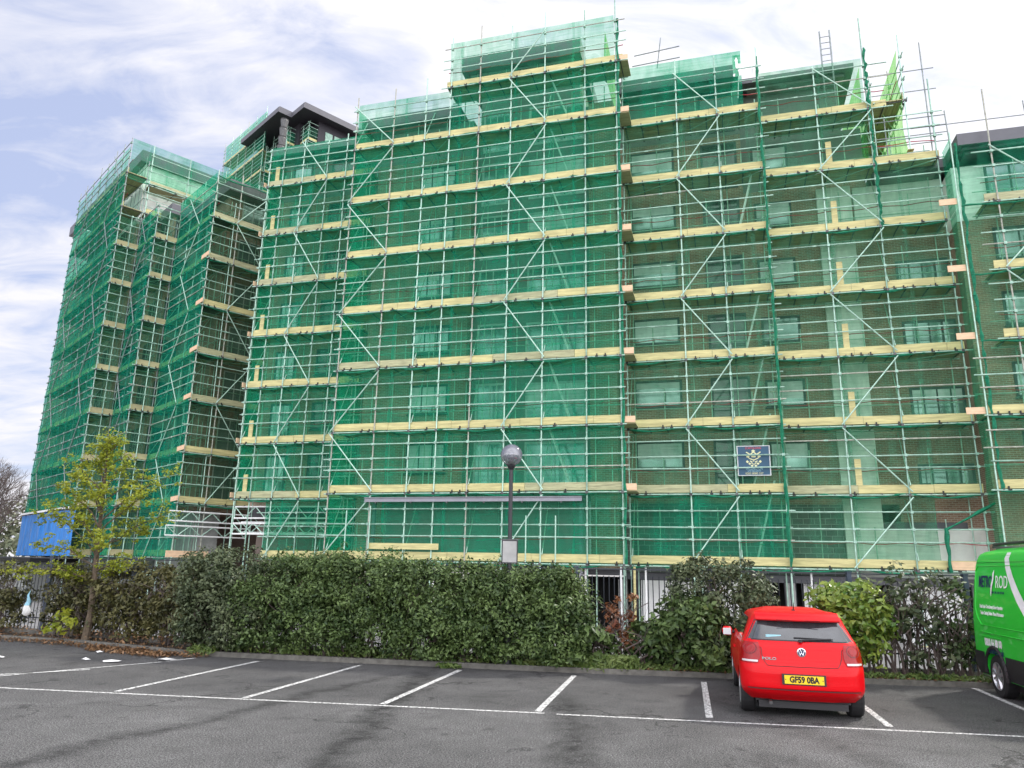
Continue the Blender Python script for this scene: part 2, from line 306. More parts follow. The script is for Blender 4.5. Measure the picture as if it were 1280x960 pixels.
# ---------------------------------------------------------------- ground, car park
def asphalt():
    m, t, o = newmat('car_park_asphalt')
    b = N(t, 'ShaderNodeBsdfPrincipled'); t.links.new(b.outputs[0], o.inputs[0]); b.inputs['Specular IOR Level'].default_value = .35
    c = N(t, 'ShaderNodeTexCoord'); P = c.outputs['Object']
    def noise(s, d=4, r=.6, dist=0, vec=P):
        n = N(t, 'ShaderNodeTexNoise'); n.inputs['Scale'].default_value = s; n.inputs['Detail'].default_value = d; n.inputs['Roughness'].default_value = r; n.inputs['Distortion'].default_value = dist
        t.links.new(vec, n.inputs['Vector']); return n.outputs[0]
    def mr(x, a, b_, c_, d_):
        q = N(t, 'ShaderNodeMapRange'); q.inputs[1].default_value = a; q.inputs[2].default_value = b_; q.inputs[3].default_value = c_; q.inputs[4].default_value = d_; t.links.new(x, q.inputs[0]); return q.outputs[0]
    def ma(op, x, y):
        q = N(t, 'ShaderNodeMath', operation=op)
        for i, z in enumerate((x, y)):
            if isinstance(z, (int, float)): q.inputs[i].default_value = z
            else: t.links.new(z, q.inputs[i])
        return q.outputs[0]
    big = mr(noise(.35, 6), .3, .7, .72, 1.25)
    mid = mr(noise(2.2, 8, .65), .3, .7, .86, 1.14)
    fine = mr(noise(48, 4, .85), .42, .58, .25, 1.85)
    fine2 = mr(noise(110, 2, .8), .40, .60, .35, 1.75)
    val = ma('MULTIPLY', ma('MULTIPLY', big, mid), ma('MULTIPLY', fine, fine2))
    # worn dark rivulets where water drains from the bays to the lane
    s = N(t, 'ShaderNodeSeparateXYZ'); t.links.new(P, s.inputs[0])
    wob = ma('MULTIPLY', ma('SUBTRACT', noise(.9, 5, .7), .5), 1.1)
    def streak(x0, k, y0, w, amt, ya, yb):
        x = ma('SUBTRACT', s.outputs[0], x0); x = ma('SUBTRACT', x, ma('MULTIPLY', ma('SUBTRACT', s.outputs[1], y0), k)); x = ma('ADD', x, wob)
        f = ma('MULTIPLY', mr(ma('ABSOLUTE', x, 0), w*.15, w*1.25, amt, 0), mr(noise(5.5, 6, .75), .38, .6, .45, 1.15))
        f = ma('MULTIPLY', f, mr(s.outputs[1], ya, ya+1.2, 0, 1)); f = ma('MULTIPLY', f, mr(s.outputs[1], yb-1.2, yb, 1, 0)); return f
    st = ma('ADD', streak(-1.75, .05, 10, .26, .62, 6.5, 16.2), streak(.85, .03, 10, .3, .55, 5.5, 13.3))
    st = ma('ADD', st, streak(-4.1, .42, 10, .22, .55, 6.0, 15.5)); st = ma('ADD', st, streak(3.9, -.2, 10, .3, .35, 7.5, 14))
    st = ma('ADD', st, mr(noise(.55, 6, .6, 1.2), .56, .66, 0, .28))
    val = ma('MULTIPLY', val, ma('SUBTRACT', 1, st))
    # parking bays are a little darker than the lane
    ln = ma('ADD', s.outputs[1], ma('MULTIPLY', s.outputs[0], .145))
    bay = mr(ma('ADD', ln, ma('MULTIPLY', wob, .3)), 11.3, 12.0, 1.0, .80)
    val = ma('MULTIPLY', val, bay)
    vo = N(t, 'ShaderNodeTexVoronoi'); vo.feature = 'DISTANCE_TO_EDGE'; vo.inputs['Scale'].default_value = .33
    wv_ = N(t, 'ShaderNodeVectorMath', operation='ADD'); sc_ = N(t, 'ShaderNodeTexNoise'); sc_.inputs['Scale'].default_value = 2.5; sc_.inputs['Detail'].default_value = 6; t.links.new(P, sc_.inputs['Vector']); t.links.new(P, wv_.inputs[0]); t.links.new(sc_.outputs['Color'], wv_.inputs[1]); t.links.new(wv_.outputs[0], vo.inputs['Vector'])
    crack = ma('MULTIPLY', mr(vo.outputs['Distance'], .004, .012, .55, 0), mr(noise(.5, 3), .48, .56, 0, 1))
    spots = mr(noise(3.1, 2, .5), .66, .74, 0, .35)
    val = ma('MULTIPLY', val, ma('SUBTRACT', 1, ma('MAXIMUM', crack, spots)))
    vm = N(t, 'ShaderNodeVectorMath', operation='SCALE'); vm.inputs[0].default_value = (.158, .157, .156); t.links.new(val, vm.inputs['Scale'])
    t.links.new(vm.outputs[0], b.inputs['Base Color'])
    t.links.new(mr(noise(1.2, 5), .3, .7, .65, .9), b.inputs['Roughness'])
    bp = N(t, 'ShaderNodeBump'); bp.inputs['Strength'].default_value = .8; bp.inputs['Distance'].default_value = .02; t.links.new(fine, bp.inputs['Height']); t.links.new(bp.outputs[0], b.inputs['Normal'])
    return m
M['asphalt'] = asphalt()
M['yard'] = pbr('grey_yard_paving', (.28, .27, .26), rough=.9, var=.2, scale=1.5)
M['soil'] = pbr('bare_soil', (.055, .040, .028), rough=.95, var=.4, scale=9, bump=.6)
M['kerbm'] = pbr('weathered_kerb', (.13, .125, .11), rough=.9, var=.35, scale=8, bump=.3)
def wornpaint():
    m, t, o = newmat('worn_white_line_paint')
    b = N(t, 'ShaderNodeBsdfPrincipled'); b.inputs['Base Color'].default_value = (.66, .66, .64, 1); b.inputs['Roughness'].default_value = .7
    tp = N(t, 'ShaderNodeBsdfTransparent'); c = N(t, 'ShaderNodeTexCoord')
    n = N(t, 'ShaderNodeTexNoise'); n.inputs['Scale'].default_value = 26; n.inputs['Detail'].default_value = 5; n.inputs['Roughness'].default_value = .75; t.links.new(c.outputs['Object'], n.inputs['Vector'])
    q = N(t, 'ShaderNodeMapRange'); q.inputs[1].default_value = .42; q.inputs[2].default_value = .54; q.inputs[3].default_value = .1; q.inputs[4].default_value = 1; t.links.new(n.outputs[0], q.inputs[0])
    ms = N(t, 'ShaderNodeMixShader'); t.links.new(q.outputs[0], ms.inputs[0]); t.links.new(tp.outputs[0], ms.inputs[1]); t.links.new(b.outputs[0], ms.inputs[2]); t.links.new(ms.outputs[0], o.inputs[0])
    return m
M['line'] = wornpaint()
# kerb line of the planting bed (world xy), fence runs about 0.75 m behind
KERB = [(-60, 26.5), (-16, 20.6), (-12.2, 19.35), (-10.6, 18.9), (-7.0, 17.1), (-4.3, 16.55), (1.05, 15.55), (7.0, 14.75), (9.5, 14.42), (24, 12.4), (60, 7.6)]
def off(poly, d):
    o = []
    for i, p in enumerate(poly):
        a = Vector(poly[max(i-1, 0)]); b = Vector(poly[min(i+1, len(poly)-1)]); t = (b-a).normalized(); n = Vector((-t.y, t.x)); o.append(tuple(Vector(p)+n*d))
    return o
FEN = off(KERB, .85)
def along(poly, x):
    for a, b in zip(poly, poly[1:]):
        if a[0] <= x <= b[0]: t = (x-a[0])/(b[0]-a[0]); return a[1]+(b[1]-a[1])*t
    return poly[-1][1]
g = MB(); g.add([(-900, -900, YARD), (900, -900, YARD), (900, 1400, YARD), (-900, 1400, YARD)], [(0, 1, 2, 3)], 'yard'); struct(g.build('ground'))
g = MB(); n = len(KERB)
top = [(x, y, 0) for x, y in off(KERB, .02)]
g.add(top+[(60, -60, 0), (-60, -60, 0)], [tuple(range(n+1, -1, -1))], 'asphalt')
struct(g.build('car_park'))
g = MB()
o1 = off(KERB, 0); o2 = off(KERB, .12)
for i in range(n-1):
    a, b, c, d = o1[i], o1[i+1], o2[i+1], o2[i]
    g.add([(*a, -.3), (*b, -.3), (*c, -.3), (*d, -.3), (*a, .10), (*b, .10), (*c, .10), (*d, .10)], [(0, 3, 2, 1), (4, 5, 6, 7), (0, 1, 5, 4), (2, 3, 7, 6)], 'kerbm')
struct(g.build('kerb'))
g = MB(); o3 = off(KERB, .118); o4 = off(KERB, 1.15)
for i in range(n-1):
    a, b, c, d = o3[i], o3[i+1], o4[i+1], o4[i]
    g.add([(*a, .07), (*b, .07), (*c, .10), (*d, .10)], [(0, 1, 2, 3)], 'soil'); g.add([(*d, .10), (*c, .10), (*c, -.6), (*d, -.6)], [(0, 1, 2, 3)], 'conc')
struct(g.build('planting_bed'))
# painted bay lines
g = MB()
def pline(a, b, w, z=.004):
    a = Vector(a); b = Vector(b); d = (b-a).normalized(); n_ = Vector((-d.y, d.x))*w/2; k = max(1, int((b-a).length/.8))
    for i in range(k):
        p = a+(b-a)*i/k; q = a+(b-a)*(i+1)/k; j1 = rng.uniform(.9, 1.1); 
        g.add([(*(p-n_), z), (*(q-n_), z), (*(q+n_), z), (*(p+n_), z)], [(0, 1, 2, 3)], 'line')
pline((-40, 17.0), (-.1+.55, 11.42), .085) if False else None
def WL(x): return 12.45-.1425*(x+7.64)-.0003*0
pline((-11.5, WL(-11.5)+.12), (-7.6, WL(-7.6)), .075); pline((-7.6, WL(-7.6)), (.55, WL(.55)), .075); pline((.72, WL(.72)-.03), (14, WL(14)-.1), .075)
for a, b in [((-6.05, 12.34), (-5.14, 16.3)), ((-3.94, 12.0), (-2.97, 15.97)), ((-1.81, 11.7), (-.91, 15.56)), ((.46, 11.38), (1.3, 15.09)), ((2.85, 11.16), (3.65, 14.59)), ((5.19, 10.59+.2), (5.85, 13.6)), ((7.55, 10.3), (8.58, 14.5)), ((9.9, 10.0), (10.9, 14.1))]:
    pline(a, b, .10, .008)
pline((-9.6, 12.55), (-6.95, 15.9), .08, .008); pline((-9.3, 13.4), (-7.7, 14.6), .08, .012); pline((-6.9, 16.0), (-6.55, 16.6), .08, .008); pline((-10.6, 12.9), (-8.4, 14.05), .08, .012)
struct(g.build('parking_lines'))

# ---------------------------------------------------------------- buildings
def window(par, u0, u1, z0, z1, v, fm='frame', gm='glass', mull=1, depth=.12, blind=False, sill=True):
    """window in wall plane y=v facing -y: frame set into the reveal, glass as its pane"""
    f = MB(); t = .10
    for a, b in (((u0, z0), (u1, z0+t)), ((u0, z1-t), (u1, z1)), ((u0, z0+t), (u0+t, z1-t)), ((u1-t, z0+t), (u1, z1-t))):
        f.box((a[0], v-.03, a[1]), (b[0], v+.06, b[1]), fm)
    for k in range(1, mull+1):
        c = u0+(u1-u0)*k/(mull+1); f.box((c-.03, v-.025, z0+t), (c+.03, v+.055, z1-t), fm)
    if sill: f.box((u0-.05, v-.09, z0-.06), (u1+.05, v-.035, z0-.003), fm)
    fo = f.build('window', par)
    p = MB(); p.box((u0+t, v-.012, z0+t), (u1-t, v+.03, z1-t), gm)
    if blind and rng.random() < .8: p.box((u0+t, v-.018, z1-t-(z1-z0)*rng.uniform(.15, .75)), (u1-t, v-.013, z1-t), 'glassb')
    p.build('pane', fo)
    return fo
bl = thing('apartment_block', 'long brown brick apartment block with white render and flat roofs behind green netting', 'building', (PM.x, PM.y, 0), AM)
def wall(u0, u1, v0, v1, z0, z1, m, name='wall'):
    g = MB(); g.box((u0, v0, z0), (u1, v1, z1), m); return g.build(name, bl)
# brick bodies, each volume butting the next
wall(-19.3, -12.2, 3.8, 14, 4.7, 21.5, 'brick'); wall(-19.25, -12.21, 4.6, 14, YARD, 4.1, 'taupe', 'underpass_wall'); wall(-19.3, -12.21, 3.9, 14, 4.101, 4.698, 'soffit', 'slab_edge'); wall(-19.3, -12.2, 3.8, 14, 21.5, 24.0, 'renderg')
wall(-12.2, -7.2, 1.6, 14, 2.0, 21.5, 'brick'); wall(-12.2, -7.2, 1.6, 14, 21.5, 23.4, 'renderg')
wall(-7.2, -1.5, 2.1, 14, 2.0, 23.4, 'renderg'); wall(-1.5, -.35, 1.6, 14, 2.0, 23.4, 'brick'); wall(-7.0, -2.0, 2.1, 10, 23.4, 25.6, 'renderg'); wall(-1.999, -.75, 2.1, 10, 23.4, 23.6, 'fascia', 'parapet')
wall(-.35, 5.3, 2.8, 14, 4.7, 21.5, 'brick'); wall(-.35, 5.3, 2.8, 14, 21.5, 24.0, 'renderg'); wall(-.35, 5.3, 2.82, 14, 1.9, 4.7, 'block')
wall(5.3, 10.5, 3.6, 14, 4.7, 18.9, 'brick'); wall(5.3, 10.5, 3.6, 14, 18.9, 21.5, 'renderg'); wall(5.3, 9.7, 3.6, 14, 21.5, 23.9, 'renderg'); wall(5.3, 8.6, 3.62, 14, 1.9, 4.7, 'block')
wall(10.5, 13.4, 3.6, 14, 3.8, 16.3, 'brick'); wall(9.9, 13.4, 3.45, 3.598, 16.3, 18.5, 'render'); wall(10.5, 13.4, 3.6, 14, 16.3, 18.6, 'render')
wall(8.6, 13.4, 3.64, 14, 1.6, 3.8 , 'render', 'plinth'); wall(8.4, 9.8, 3.36, 3.598, 1.6, 18.6, 'render', 'pier')
wall(13.4, 24, 2.2, 14, 2.0, 15.9, 'brick'); wall(13.42, 24, 2.19, 14, 15.9, 18.3, 'render')
wall(8.6, 12.8, 3.55, 3.63, 3.75, 4.0, 'fascia', 'band')
# undercroft at ground level: recessed dark wall, columns, slab edge
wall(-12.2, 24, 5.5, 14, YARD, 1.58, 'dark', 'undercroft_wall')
wall(-12.2, -.36, 1.9, 13, 1.75, 1.99, 'fascia', 'slab_edge'); wall(-.34, 24, 2.9, 13, 1.60, 1.88, 'fascia', 'slab_edge')
for u in (-11.5, -7.6, -3.6, -.6, 2.8, 6.0, 9.8, 12.6): wall(u, u+.35, 3.0, 3.4, YARD, 1.59, 'conc', 'column')
# roofs with fascias
def roof(u0, u1, v0, v1, z0, z1, th=.35, side='fascia'):
    g = MB(); g.box((u0, v0, z0), (u1, v1, z1), side); g.box((u0+.35, v0+.35, z0-.12), (u1-.35, v1-.3, z0-.001), 'renderg')
    g.build('roof', bl)
roof(-13.0, -7.75, .95, 14.3, 23.42, 23.95); roof(-7.7, -1.75, .9, 10.5, 25.75, 26.6); roof(-.1, 5.35, 2.05, 14.3, 24.02, 24.65); roof(5.4, 10.3, 2.6, 14.3, 23.95, 24.2)
roof(10.62, 13.45, 2.7, 14.3, 18.65, 19.05); roof(-19.6, -13.05, 3.0, 14.3, 24.02, 24.45)
# windows ------------------------------------------------------------
for k in range(1, 8):
    z = ZK[k]
    if k < 7: window(bl, .25, 2.3, z+1.15, z+2.35, 2.8, blind=True, mull=0)           # D
    window(bl, 5.75, 7.35, z+1.15, z+2.35, 3.6, blind=True, mull=0) if k < 7 else None
    if k < 5: window(bl, 11.3, 13.3, z+.45, z+1.75 if k > 1 else z+1.3, 3.6, mull=3, gm='glass', blind=(k % 2 == 0))
    if k < 7: window(bl, -9.9, -8.0, z+1.0, z+2.35, 1.6, mull=2, gm='glassb' if k == 1 else 'glass', blind=(k > 1))
    if k < 8:
        # glazed bay of the central section
        window(bl, -6.85, -5.45, z+.15, z+2.4, 2.1, fm='framel', gm='glass', mull=1, sill=False)
        window(bl, -4.5, -1.75, z+.25, z+2.35, 2.1, fm='framel', gm='glass', mull=[1, 2, 1, 2, 1, 1, 2][k-1], blind=(k in (2, 5, 6)), sill=False)
    window(bl, -16.2, -14.6, z+.9, z+2.3, 3.8, mull=1, gm='glassd'); window(bl, -18.6, -17.4, z+.2, z+2.3, 3.8, mull=0, gm='glass', sill=False)
    if k < 6:
        window(bl, 14.6, 16.4, z+.9, z+2.3, 2.2, mull=1); window(bl, 18.0, 20.0, z+.9, z+2.3, 2.2, mull=1)
    # balcony recess stack right of D with slim columns
    if k < 8: window(bl, 3.5, 5.1, z+.05, z+2.35, 2.8, mull=1, gm='glassd', sill=False)
for k, (u0, u1) in enumerate(((.35, 2.45), (2.9, 4.2), (6.7, 8.6), (10.3, 12.4))):          # louvred plant-room doors
    g = MB(); g.box((u0, 2.88 if u0 < 5 else 3.5, YARD), (u1, 2.96 if u0 < 5 else 3.58, 1.58), 'white'); v_ = 2.88 if u0 < 5 else 3.5
    for i in range(34):
        zz_ = YARD+.12+i*.055
        if zz_ < 1.5: g.box((u0+.08, v_-.02, zz_), ((u0+u1)/2-.05, v_-.002, zz_+.028), 'white'); g.box(((u0+u1)/2+.05, v_-.02, zz_), (u1-.08, v_-.002, zz_+.028), 'white')
    d = g.build('louvred_door', bl); h = MB(); h.box(((u0+u1)/2-.02, v_-.05, .5), ((u0+u1)/2+.02, v_-.021, .72), 'dark'); h.build('handle', d)

# the wing -----------------------------------------------------------------
wg = thing('apartment_wing', 'stepped brick apartment wing on the left wrapped in teal netting above blue sheeting', 'building', (PW.x, PW.y, 0), AW)
def wpoly(poly, z0, z1, m, name='wall', side=None):
    g = MB(); g.prism(poly, z0, z1, m, side); return g.build(name, wg)
P0 = [(-30, -1.3), (-9.8, -1.3), (-9.8, .05), (-6.9, .05), (-6.9, 1.4), (-1.4, 1.4), (-1.4, 16), (-30, 16)]
P0[0] = (-26.5, -1.3); P0[-1] = (-26.5, 16)
wpoly(P0, 4.7, 23.7, 'brick'); wpoly([(-20.5, -1.2), (-10, -1.2), (-10, .2), (-7.1, .2), (-7.1, 4.5), (-20.5, 4.5)], YARD, 4.69, 'renderg')
wpoly([(-6.8, 1.6), (-1.6, 1.6), (-1.6, 3.0), (-6.8, 3.0)], YARD, 4.69, 'conc', 'pillar_block')
g = MB(); g.box((-2.2, 1.7, YARD), (-1.75, 2.1, 4.69), 'conc'); g.build('pillar', wg)
g = MB(); g.box((-6.6, 3.2, YARD), (-6.3, 16, 4.69), 'taupe'); g.build('underpass_wall', wg)
wpoly([(-26.8, -1.7), (-9.5, -1.7), (-9.5, 16.2), (-26.8, 16.2)], 28.1, 28.9, 'fascia', 'roof'); wpoly([(-26.5, -1.3), (-9.8, -1.3), (-9.8, 16), (-26.5, 16)], 23.72, 28.08, 'render')
wpoly([(-9.45, -.3), (-6.5, -.3), (-6.5, 1.0), (-.7, 1.0), (-.7, 16.2), (-9.45, 16.2)], 23.72, 24.4, 'fascia', 'roof')
def wwin(x, y0, y1, z0, z1, gm='glassd', fm='frame', mull=1):
    """window on a face looking towards +x of the wing"""
    f = MB(); t = .07
    for a, b in (((y0, z0), (y1, z0+t)), ((y0, z1-t), (y1, z1)), ((y0, z0+t), (y0+t, z1-t)), ((y1-t, z0+t), (y1, z1-t))): f.box((x-.06, a[0], a[1]), (x+.03, b[0], b[1]), fm)
    for k in range(1, mull+1): c = y0+(y1-y0)*k/(mull+1); f.box((x-.055, c-.03, z0+t), (x+.025, c+.03, z1-t), fm)
    fo = f.build('window', wg); p = MB(); p.box((x-.03, y0+t, z0+t), (x+.012, y1-t, z1-t), gm); p.build('pane', fo)
for k in range(1, 8):
    z = ZK[k]
    if k < 7 or True:
        wwin(-1.4, 2.2, 3.6, z+.15, z+2.3, 'glass', 'framel'); wwin(-1.4, 5.2, 6.6, z+.9, z+2.2)
    wwin(-9.8, -1.15, -.1, z+.15, z+2.2); wwin(-6.9, .2, 1.25, z+.15, z+2.2)
    if k < 8:
        for x0 in (-19.5, -16.2, -13.0): window(wg, x0, x0+1.4, z+.9, z+2.2, -1.3, mull=1, gm='glassd')
        window(wg, -9.2, -7.8, z+.9, z+2.2, .05, mull=1, gm='glassd'); window(wg, -5.4, -3.6, z+.9, z+2.2, 1.4, mull=1, gm='glassd')
for x in (3.2,): wwin(-9.8, x, x+1.6, 24.9, 27.3, 'glass', 'framel', 2)

# ---------------------------------------------------------------- scaffolds
RAIL = (.97, 1.45, 2.08)
random.seed(3)
def wavy(p0, p1, m, seed, amp=.055, r=.042, dip=.0):
    g = MB(); q = random.Random(seed); L_ = (Vector(p1)-Vector(p0)).length; k = max(3, int(L_/.28)); pts = []; ph = q.uniform(0, 6)
    for i in range(k+1):
        t = i/k; p = Vector(p0).lerp(Vector(p1), t); p.z += amp*math.sin(ph+t*L_*2.1)-abs(amp*.8*math.sin(t*L_*1.05+ph))+q.uniform(-.018, .018); p.y += q.uniform(-.02, .02); pts.append(p)
    g.path(pts, [r*q.uniform(.5, 1.35) for _ in pts], m, 5); return g
def scaffold(label, org, ang, S, levels, depth=1.3, zb=YARD, ztop=None, tops=None, brace=(), L=None, rails=RAIL, inner=True, ntr=None, toe='wood', basek=0, extra_rails=(), ledger_over=.12, left_end=False, right_end=True, over=0.0, ends=True, redline=True, topbrace=True, trmat='fit', tubemat='galv'):
    t = thing('scaffolding', label, 'scaffold', (org[0], org[1], 0), ang, 'tube scaffolds round the building')
    t.location = (org[0], org[1], zb)
    Z = lambda z: z-zb
    def tm(): return tubemat if q.random() < .62 or tubemat == 'galvd' else ('galv2' if q.random() < .75 else 'rust')
    q = random.Random(int(org[0]*100)+len(S))
    levels = sorted(levels)
    for i, s in enumerate(S):
        tz = (tops[i] if tops else ztop)+q.uniform(-.15, .25)
        tmat = tm(); g = MB(); g.tube((s, 0, 0), (s, 0, Z(tz)), .029, tmat)
        g.box((s-.12, -.12, 0), (s+.12, .12, .02), 'wood')
        for z, a, b in levels:
            if a-.01 <= s <= b+.01:
                for h in (-.06,)+tuple(rails): g.box((s-.05, -.09, Z(z+h)-.055), (s+.05, .035, Z(z+h)+.05), 'fit' if h < 0 else 'galv2')
        g.build('standard', t)
        if inner:
            g = MB(); zt = max([z for z, a, b in levels if a-.01 <= s <= b+.01]+[zb+2])+1.3
            o_ = q.uniform(.1, .3) if i < len(S)-1 else -.1
            g.tube((s+o_, depth-.05, 0), (s+o_, depth-.05, Z(zt)), .027, tubemat); g.build('standard', t)
    for li, (z, a, b) in enumerate(levels):
        z0 = Z(z)
        g = MB(); nb = 5; w = (depth-.15)/nb
        for j in range(nb): g.box((a+.02, .10+j*w, z0+.0), (b-.02+over, .10+(j+1)*w-.012, z0+.04), 'woodd')
        g.build('deck', t)
        # toe boards, jointed every 3.9 m
        g = MB(); x = a
        while x < b-.05:
            x2 = min(x+q.uniform(2.6, 3.9), b)
            if b-x2 < .6: x2 = b
            yy = q.uniform(0, .012); zo = q.uniform(-.012, .012)
            g.box((x+.006, .035+yy, z0+.02+zo), (x2-.006 + (over if x2 == b else 0), .07+yy, z0+.335+zo), 'woodw' if toe == 'wood' and q.random() < .11 else toe); x = x2
        c = a+.3
        while c < b-.2:
            if q.random() < .75:
                g.box((c-.02, -.01, z0-.06), (c+.03, .034, z0+.085), 'clip'); g.box((c-.05, -.09, z0-.075), (c+.07, .0, z0-.02), 'clip')
            c += q.choice((.35, .8, 1.1, 1.4))
        g.build('toe_board', t)
        lo = ledger_over+q.uniform(0, .15)
        g = MB(); g.tube((a-lo, -.055, z0-.06), (b+lo, -.055, z0-.06), .028, tubemat); g.build('ledger', t)
        g = MB(); g.tube((a-.1, depth-.1, z0-.06), (b+.1, depth-.1, z0-.06), .028, tubemat); g.build('ledger', t)
        k = ntr or max(2, int((b-a)/1.15))
        for j in range(k+1):
            x = a+.12+(b-a-.24)*j/k; g = MB(); g.tube((x, -.12, z0-.025), (x, depth+.12, z0-.025), .026, trmat); g.build('transom', t)
        for h in rails:
            g = MB(); lo = ledger_over+q.uniform(0, .22); sg_ = q.uniform(-.02, .02); mid_ = q.uniform(.35, .65)*(b-a)+a; m1 = tm(); g.tube((a-lo, -.055, z0+h), (mid_, -.055, z0+h+sg_), .026, m1); g.tube((mid_, -.055, z0+h+sg_), (b+lo, -.055, z0+h), .026, m1 if q.random() < .6 else tm())
            x = a+q.uniform(.8, 2.5); g.tube((x, -.055, z0+h), (x+.16, -.055, z0+h), .034, tubemat); g.build('guard_rail', t)
        g = MB(); g.tube((a, depth-.1, z0+1.0), (b, depth-.1, z0+1.0), .022, tubemat); g.build('inner_rail', t)
        if inner:
            for i in range(len(S)-1):
                if a-.01 <= S[i] and S[i+1] <= b+.01:
                    x = (S[i]+S[i+1])/2+q.uniform(-.25, .25); g = MB(); g.tube((x, depth-.06, z0-.1), (x, depth-.06, z0+q.choice((1.6, 1.9, 2.3))), .024, tubemat); g.build('inner_post', t)
        if redline:
            g = MB(); pts = [Vector((a+(b-a)*j/14, .22, z0+.92+.04*math.sin(j*1.7+li)+(b-a)*0)) for j in range(15)]; g.path(pts, .019, 'red', 4); g.build('alarm_cable', t)
        nz = levels[li+1][0] if li+1 < len(levels) else None
        # cross braces under the deck (ledger bracing)
        g = MB()
        for s in S[::2]:
            if a <= s <= b and nz and s+.3 < b: g.tube((s+.07, .0, z0+.3), (s+.07, depth-.1, Z(nz)-.15), .022, tubemat)
        if g.v: g.build('ledger_brace', t)
        # plan brace seen as a slanting tube under the boards
        for i in range(len(S)-1):
            if a-.01 <= S[i] and S[i+1] <= b+.01 and q.random() < .55:
                g = MB(); g.tube((S[i]+.05, depth-.2, z0-.11), (S[i+1]-.05, .02, z0-.11), .022, tubemat); g.build('plan_brace', t)
    for bi in brace:
        zs = [z for z, a, b in levels if a-.01 <= S[bi] and S[bi+1] <= b+.01]
        par0 = basek
        for k, z in enumerate(zs):
            z2 = zs[k+1] if k+1 < len(zs) else (z+2.45 if topbrace else None)
            if z2 is None: continue
            lo_, hi_ = ((S[bi]-.1, Z(z)+.0), (S[bi+1]+.1, Z(z2)-.15)) if (k+par0) % 2 == 0 else ((S[bi+1]+.1, Z(z)+.05), (S[bi]-.1, Z(z2)-.12))
            g = MB(); g.tube((lo_[0], -.11, lo_[1]), (hi_[0], -.11, hi_[1]), .027, tubemat); g.build('face_brace', t)
    return t
NETN = 0
def netting(label, org, ang, a, b, zs, mat='net', y=.09, hem=True, ystart=0, belly=.09):
    """a run of debris netting, one panel per lift, from x=a to b in the scaffold's own frame"""
    global NETN; NETN += 1
    t = thing('debris_netting', label, 'netting', (org[0], org[1], zs[0]), ang, 'green debris netting on the scaffolds')
    q = random.Random(NETN*13)
    for li in range(len(zs)-1):
        z0 = zs[li]-zs[0]; z1 = zs[li+1]-zs[0]; nx = max(2, int((b-a)/.22)); nz = 9
        X = np.linspace(a, b, nx+1); Zs = np.linspace(z0, z1, nz+1); ph = q.uniform(0, 6)
        V = []
        for j, z in enumerate(Zs):
            tt = j/nz
            for i, x in enumerate(X):
                fold = .022*math.sin(x*3.1+ph+1.5*math.sin(tt*3+x))+.012*math.sin(x*9.3+tt*4+ph)
                V.append((x, y+belly*math.sin(math.pi*tt)*(.4+.6*math.sin(x*.9+ph)**2)+fold*math.sin(math.pi*min(1, tt*1.15+.05)), z-(.03*math.sin(x*2.2+ph) if j == 0 else 0)))
        F = [(j*(nx+1)+i, j*(nx+1)+i+1, (j+1)*(nx+1)+i+1, (j+1)*(nx+1)+i) for j in range(nz) for i in range(nx)]
        g = MB(); g.add(V, F, mat); g.build('net_panel', t, smooth=True)
        if hem: wavy((a, -.03, z0-.05), (b, -.03, z0-.05), 'hem', NETN*31+li).build('bunched_hem', t)
    return t
def Zr(k0, k1): return [ZK[k]-.03 for k in range(k0, k1+1)]

# C centre
SC = [x+12.75 for x in (-12.75, -10.75, -9.1, -7.85, -6.4, -4.85, -3.25, -1.38, 0.03)]
oC = Mw(-12.75, 0)
scaffold('tall central scaffold with raised tower platform, nearest the lamp post', oC, AM, SC, [(ZK[k], 0, 12.78) for k in range(8)]+[(ZK[8], 4.65, 13.1)], tops=[24.6, 24.8, 24.9, 27.0, 27.2, 27.0, 27.3, 27.2, 27.6], brace=(0, 5), ntr=10)
netting('deep green netting across the central scaffold under the tower platform', oC, AM, 0.02, 12.78, Zr(0, 7), 'net')
netting('pale netting along the top left of the central scaffold', oC, AM, 0.02, 4.8, [ZK[7], 24.15], 'netup'); netting('netting behind the rails below the tower platform', oC, AM, 4.85, 12.78, [ZK[7], ZK[8]], 'net'); netting('pale netting round the tower platform rails', oC, AM, 4.75, 12.7, [ZK[8], 26.8], 'netup')
# D right of centre
oD = Mw(.15, 1.2); SD = [0, 2.42, 4.15, 5.95]
scaffold('scaffold right of the central one, holding the navy banner', oD, AM, SD, [(ZK[k], 0, 5.95) for k in range(8)], tops=[24.4, 24.5, 24.6, 24.7], brace=(1,), ntr=8)
netting('faded green netting in front of the navy banner bay', oD, AM, 0, 5.95, Zr(1, 7), 'neto'); netting('netting over the dark roof edge right of the tower', oD, AM, 0, 5.3, [ZK[7], 24.75], 'net'); netting('netting over the grey block wall left of the red car', oD, AM, 0, 5.95, Zr(0, 1), 'net')
# E
oE = Mw(6.1, 2.0); SE = [0.05, 2.4, 4.45, 6.85]
scaffold('right scaffold with short upright planks above each deck', oE, AM, SE, [(ZK[k], 0.05, 6.95) for k in range(7)]+[(ZK[7]-.2, 0, 5.2)], tops=[24.4, 24.0, 26.0, 22.6], brace=(1,), ntr=8)
netting('faded netting over brick and the white pier, right of the banner', oE, AM, 0.05, 6.9, Zr(1, 6), 'neto'); netting('netting under the upper right roof edge', oE, AM, 0.05, 4.4, [ZK[6], ZK[7]-.2, 24.0], 'neto')
netting('low netting over grey block wall behind the red car', oE, AM, 0.05, 5.3, Zr(0, 1), 'neto')
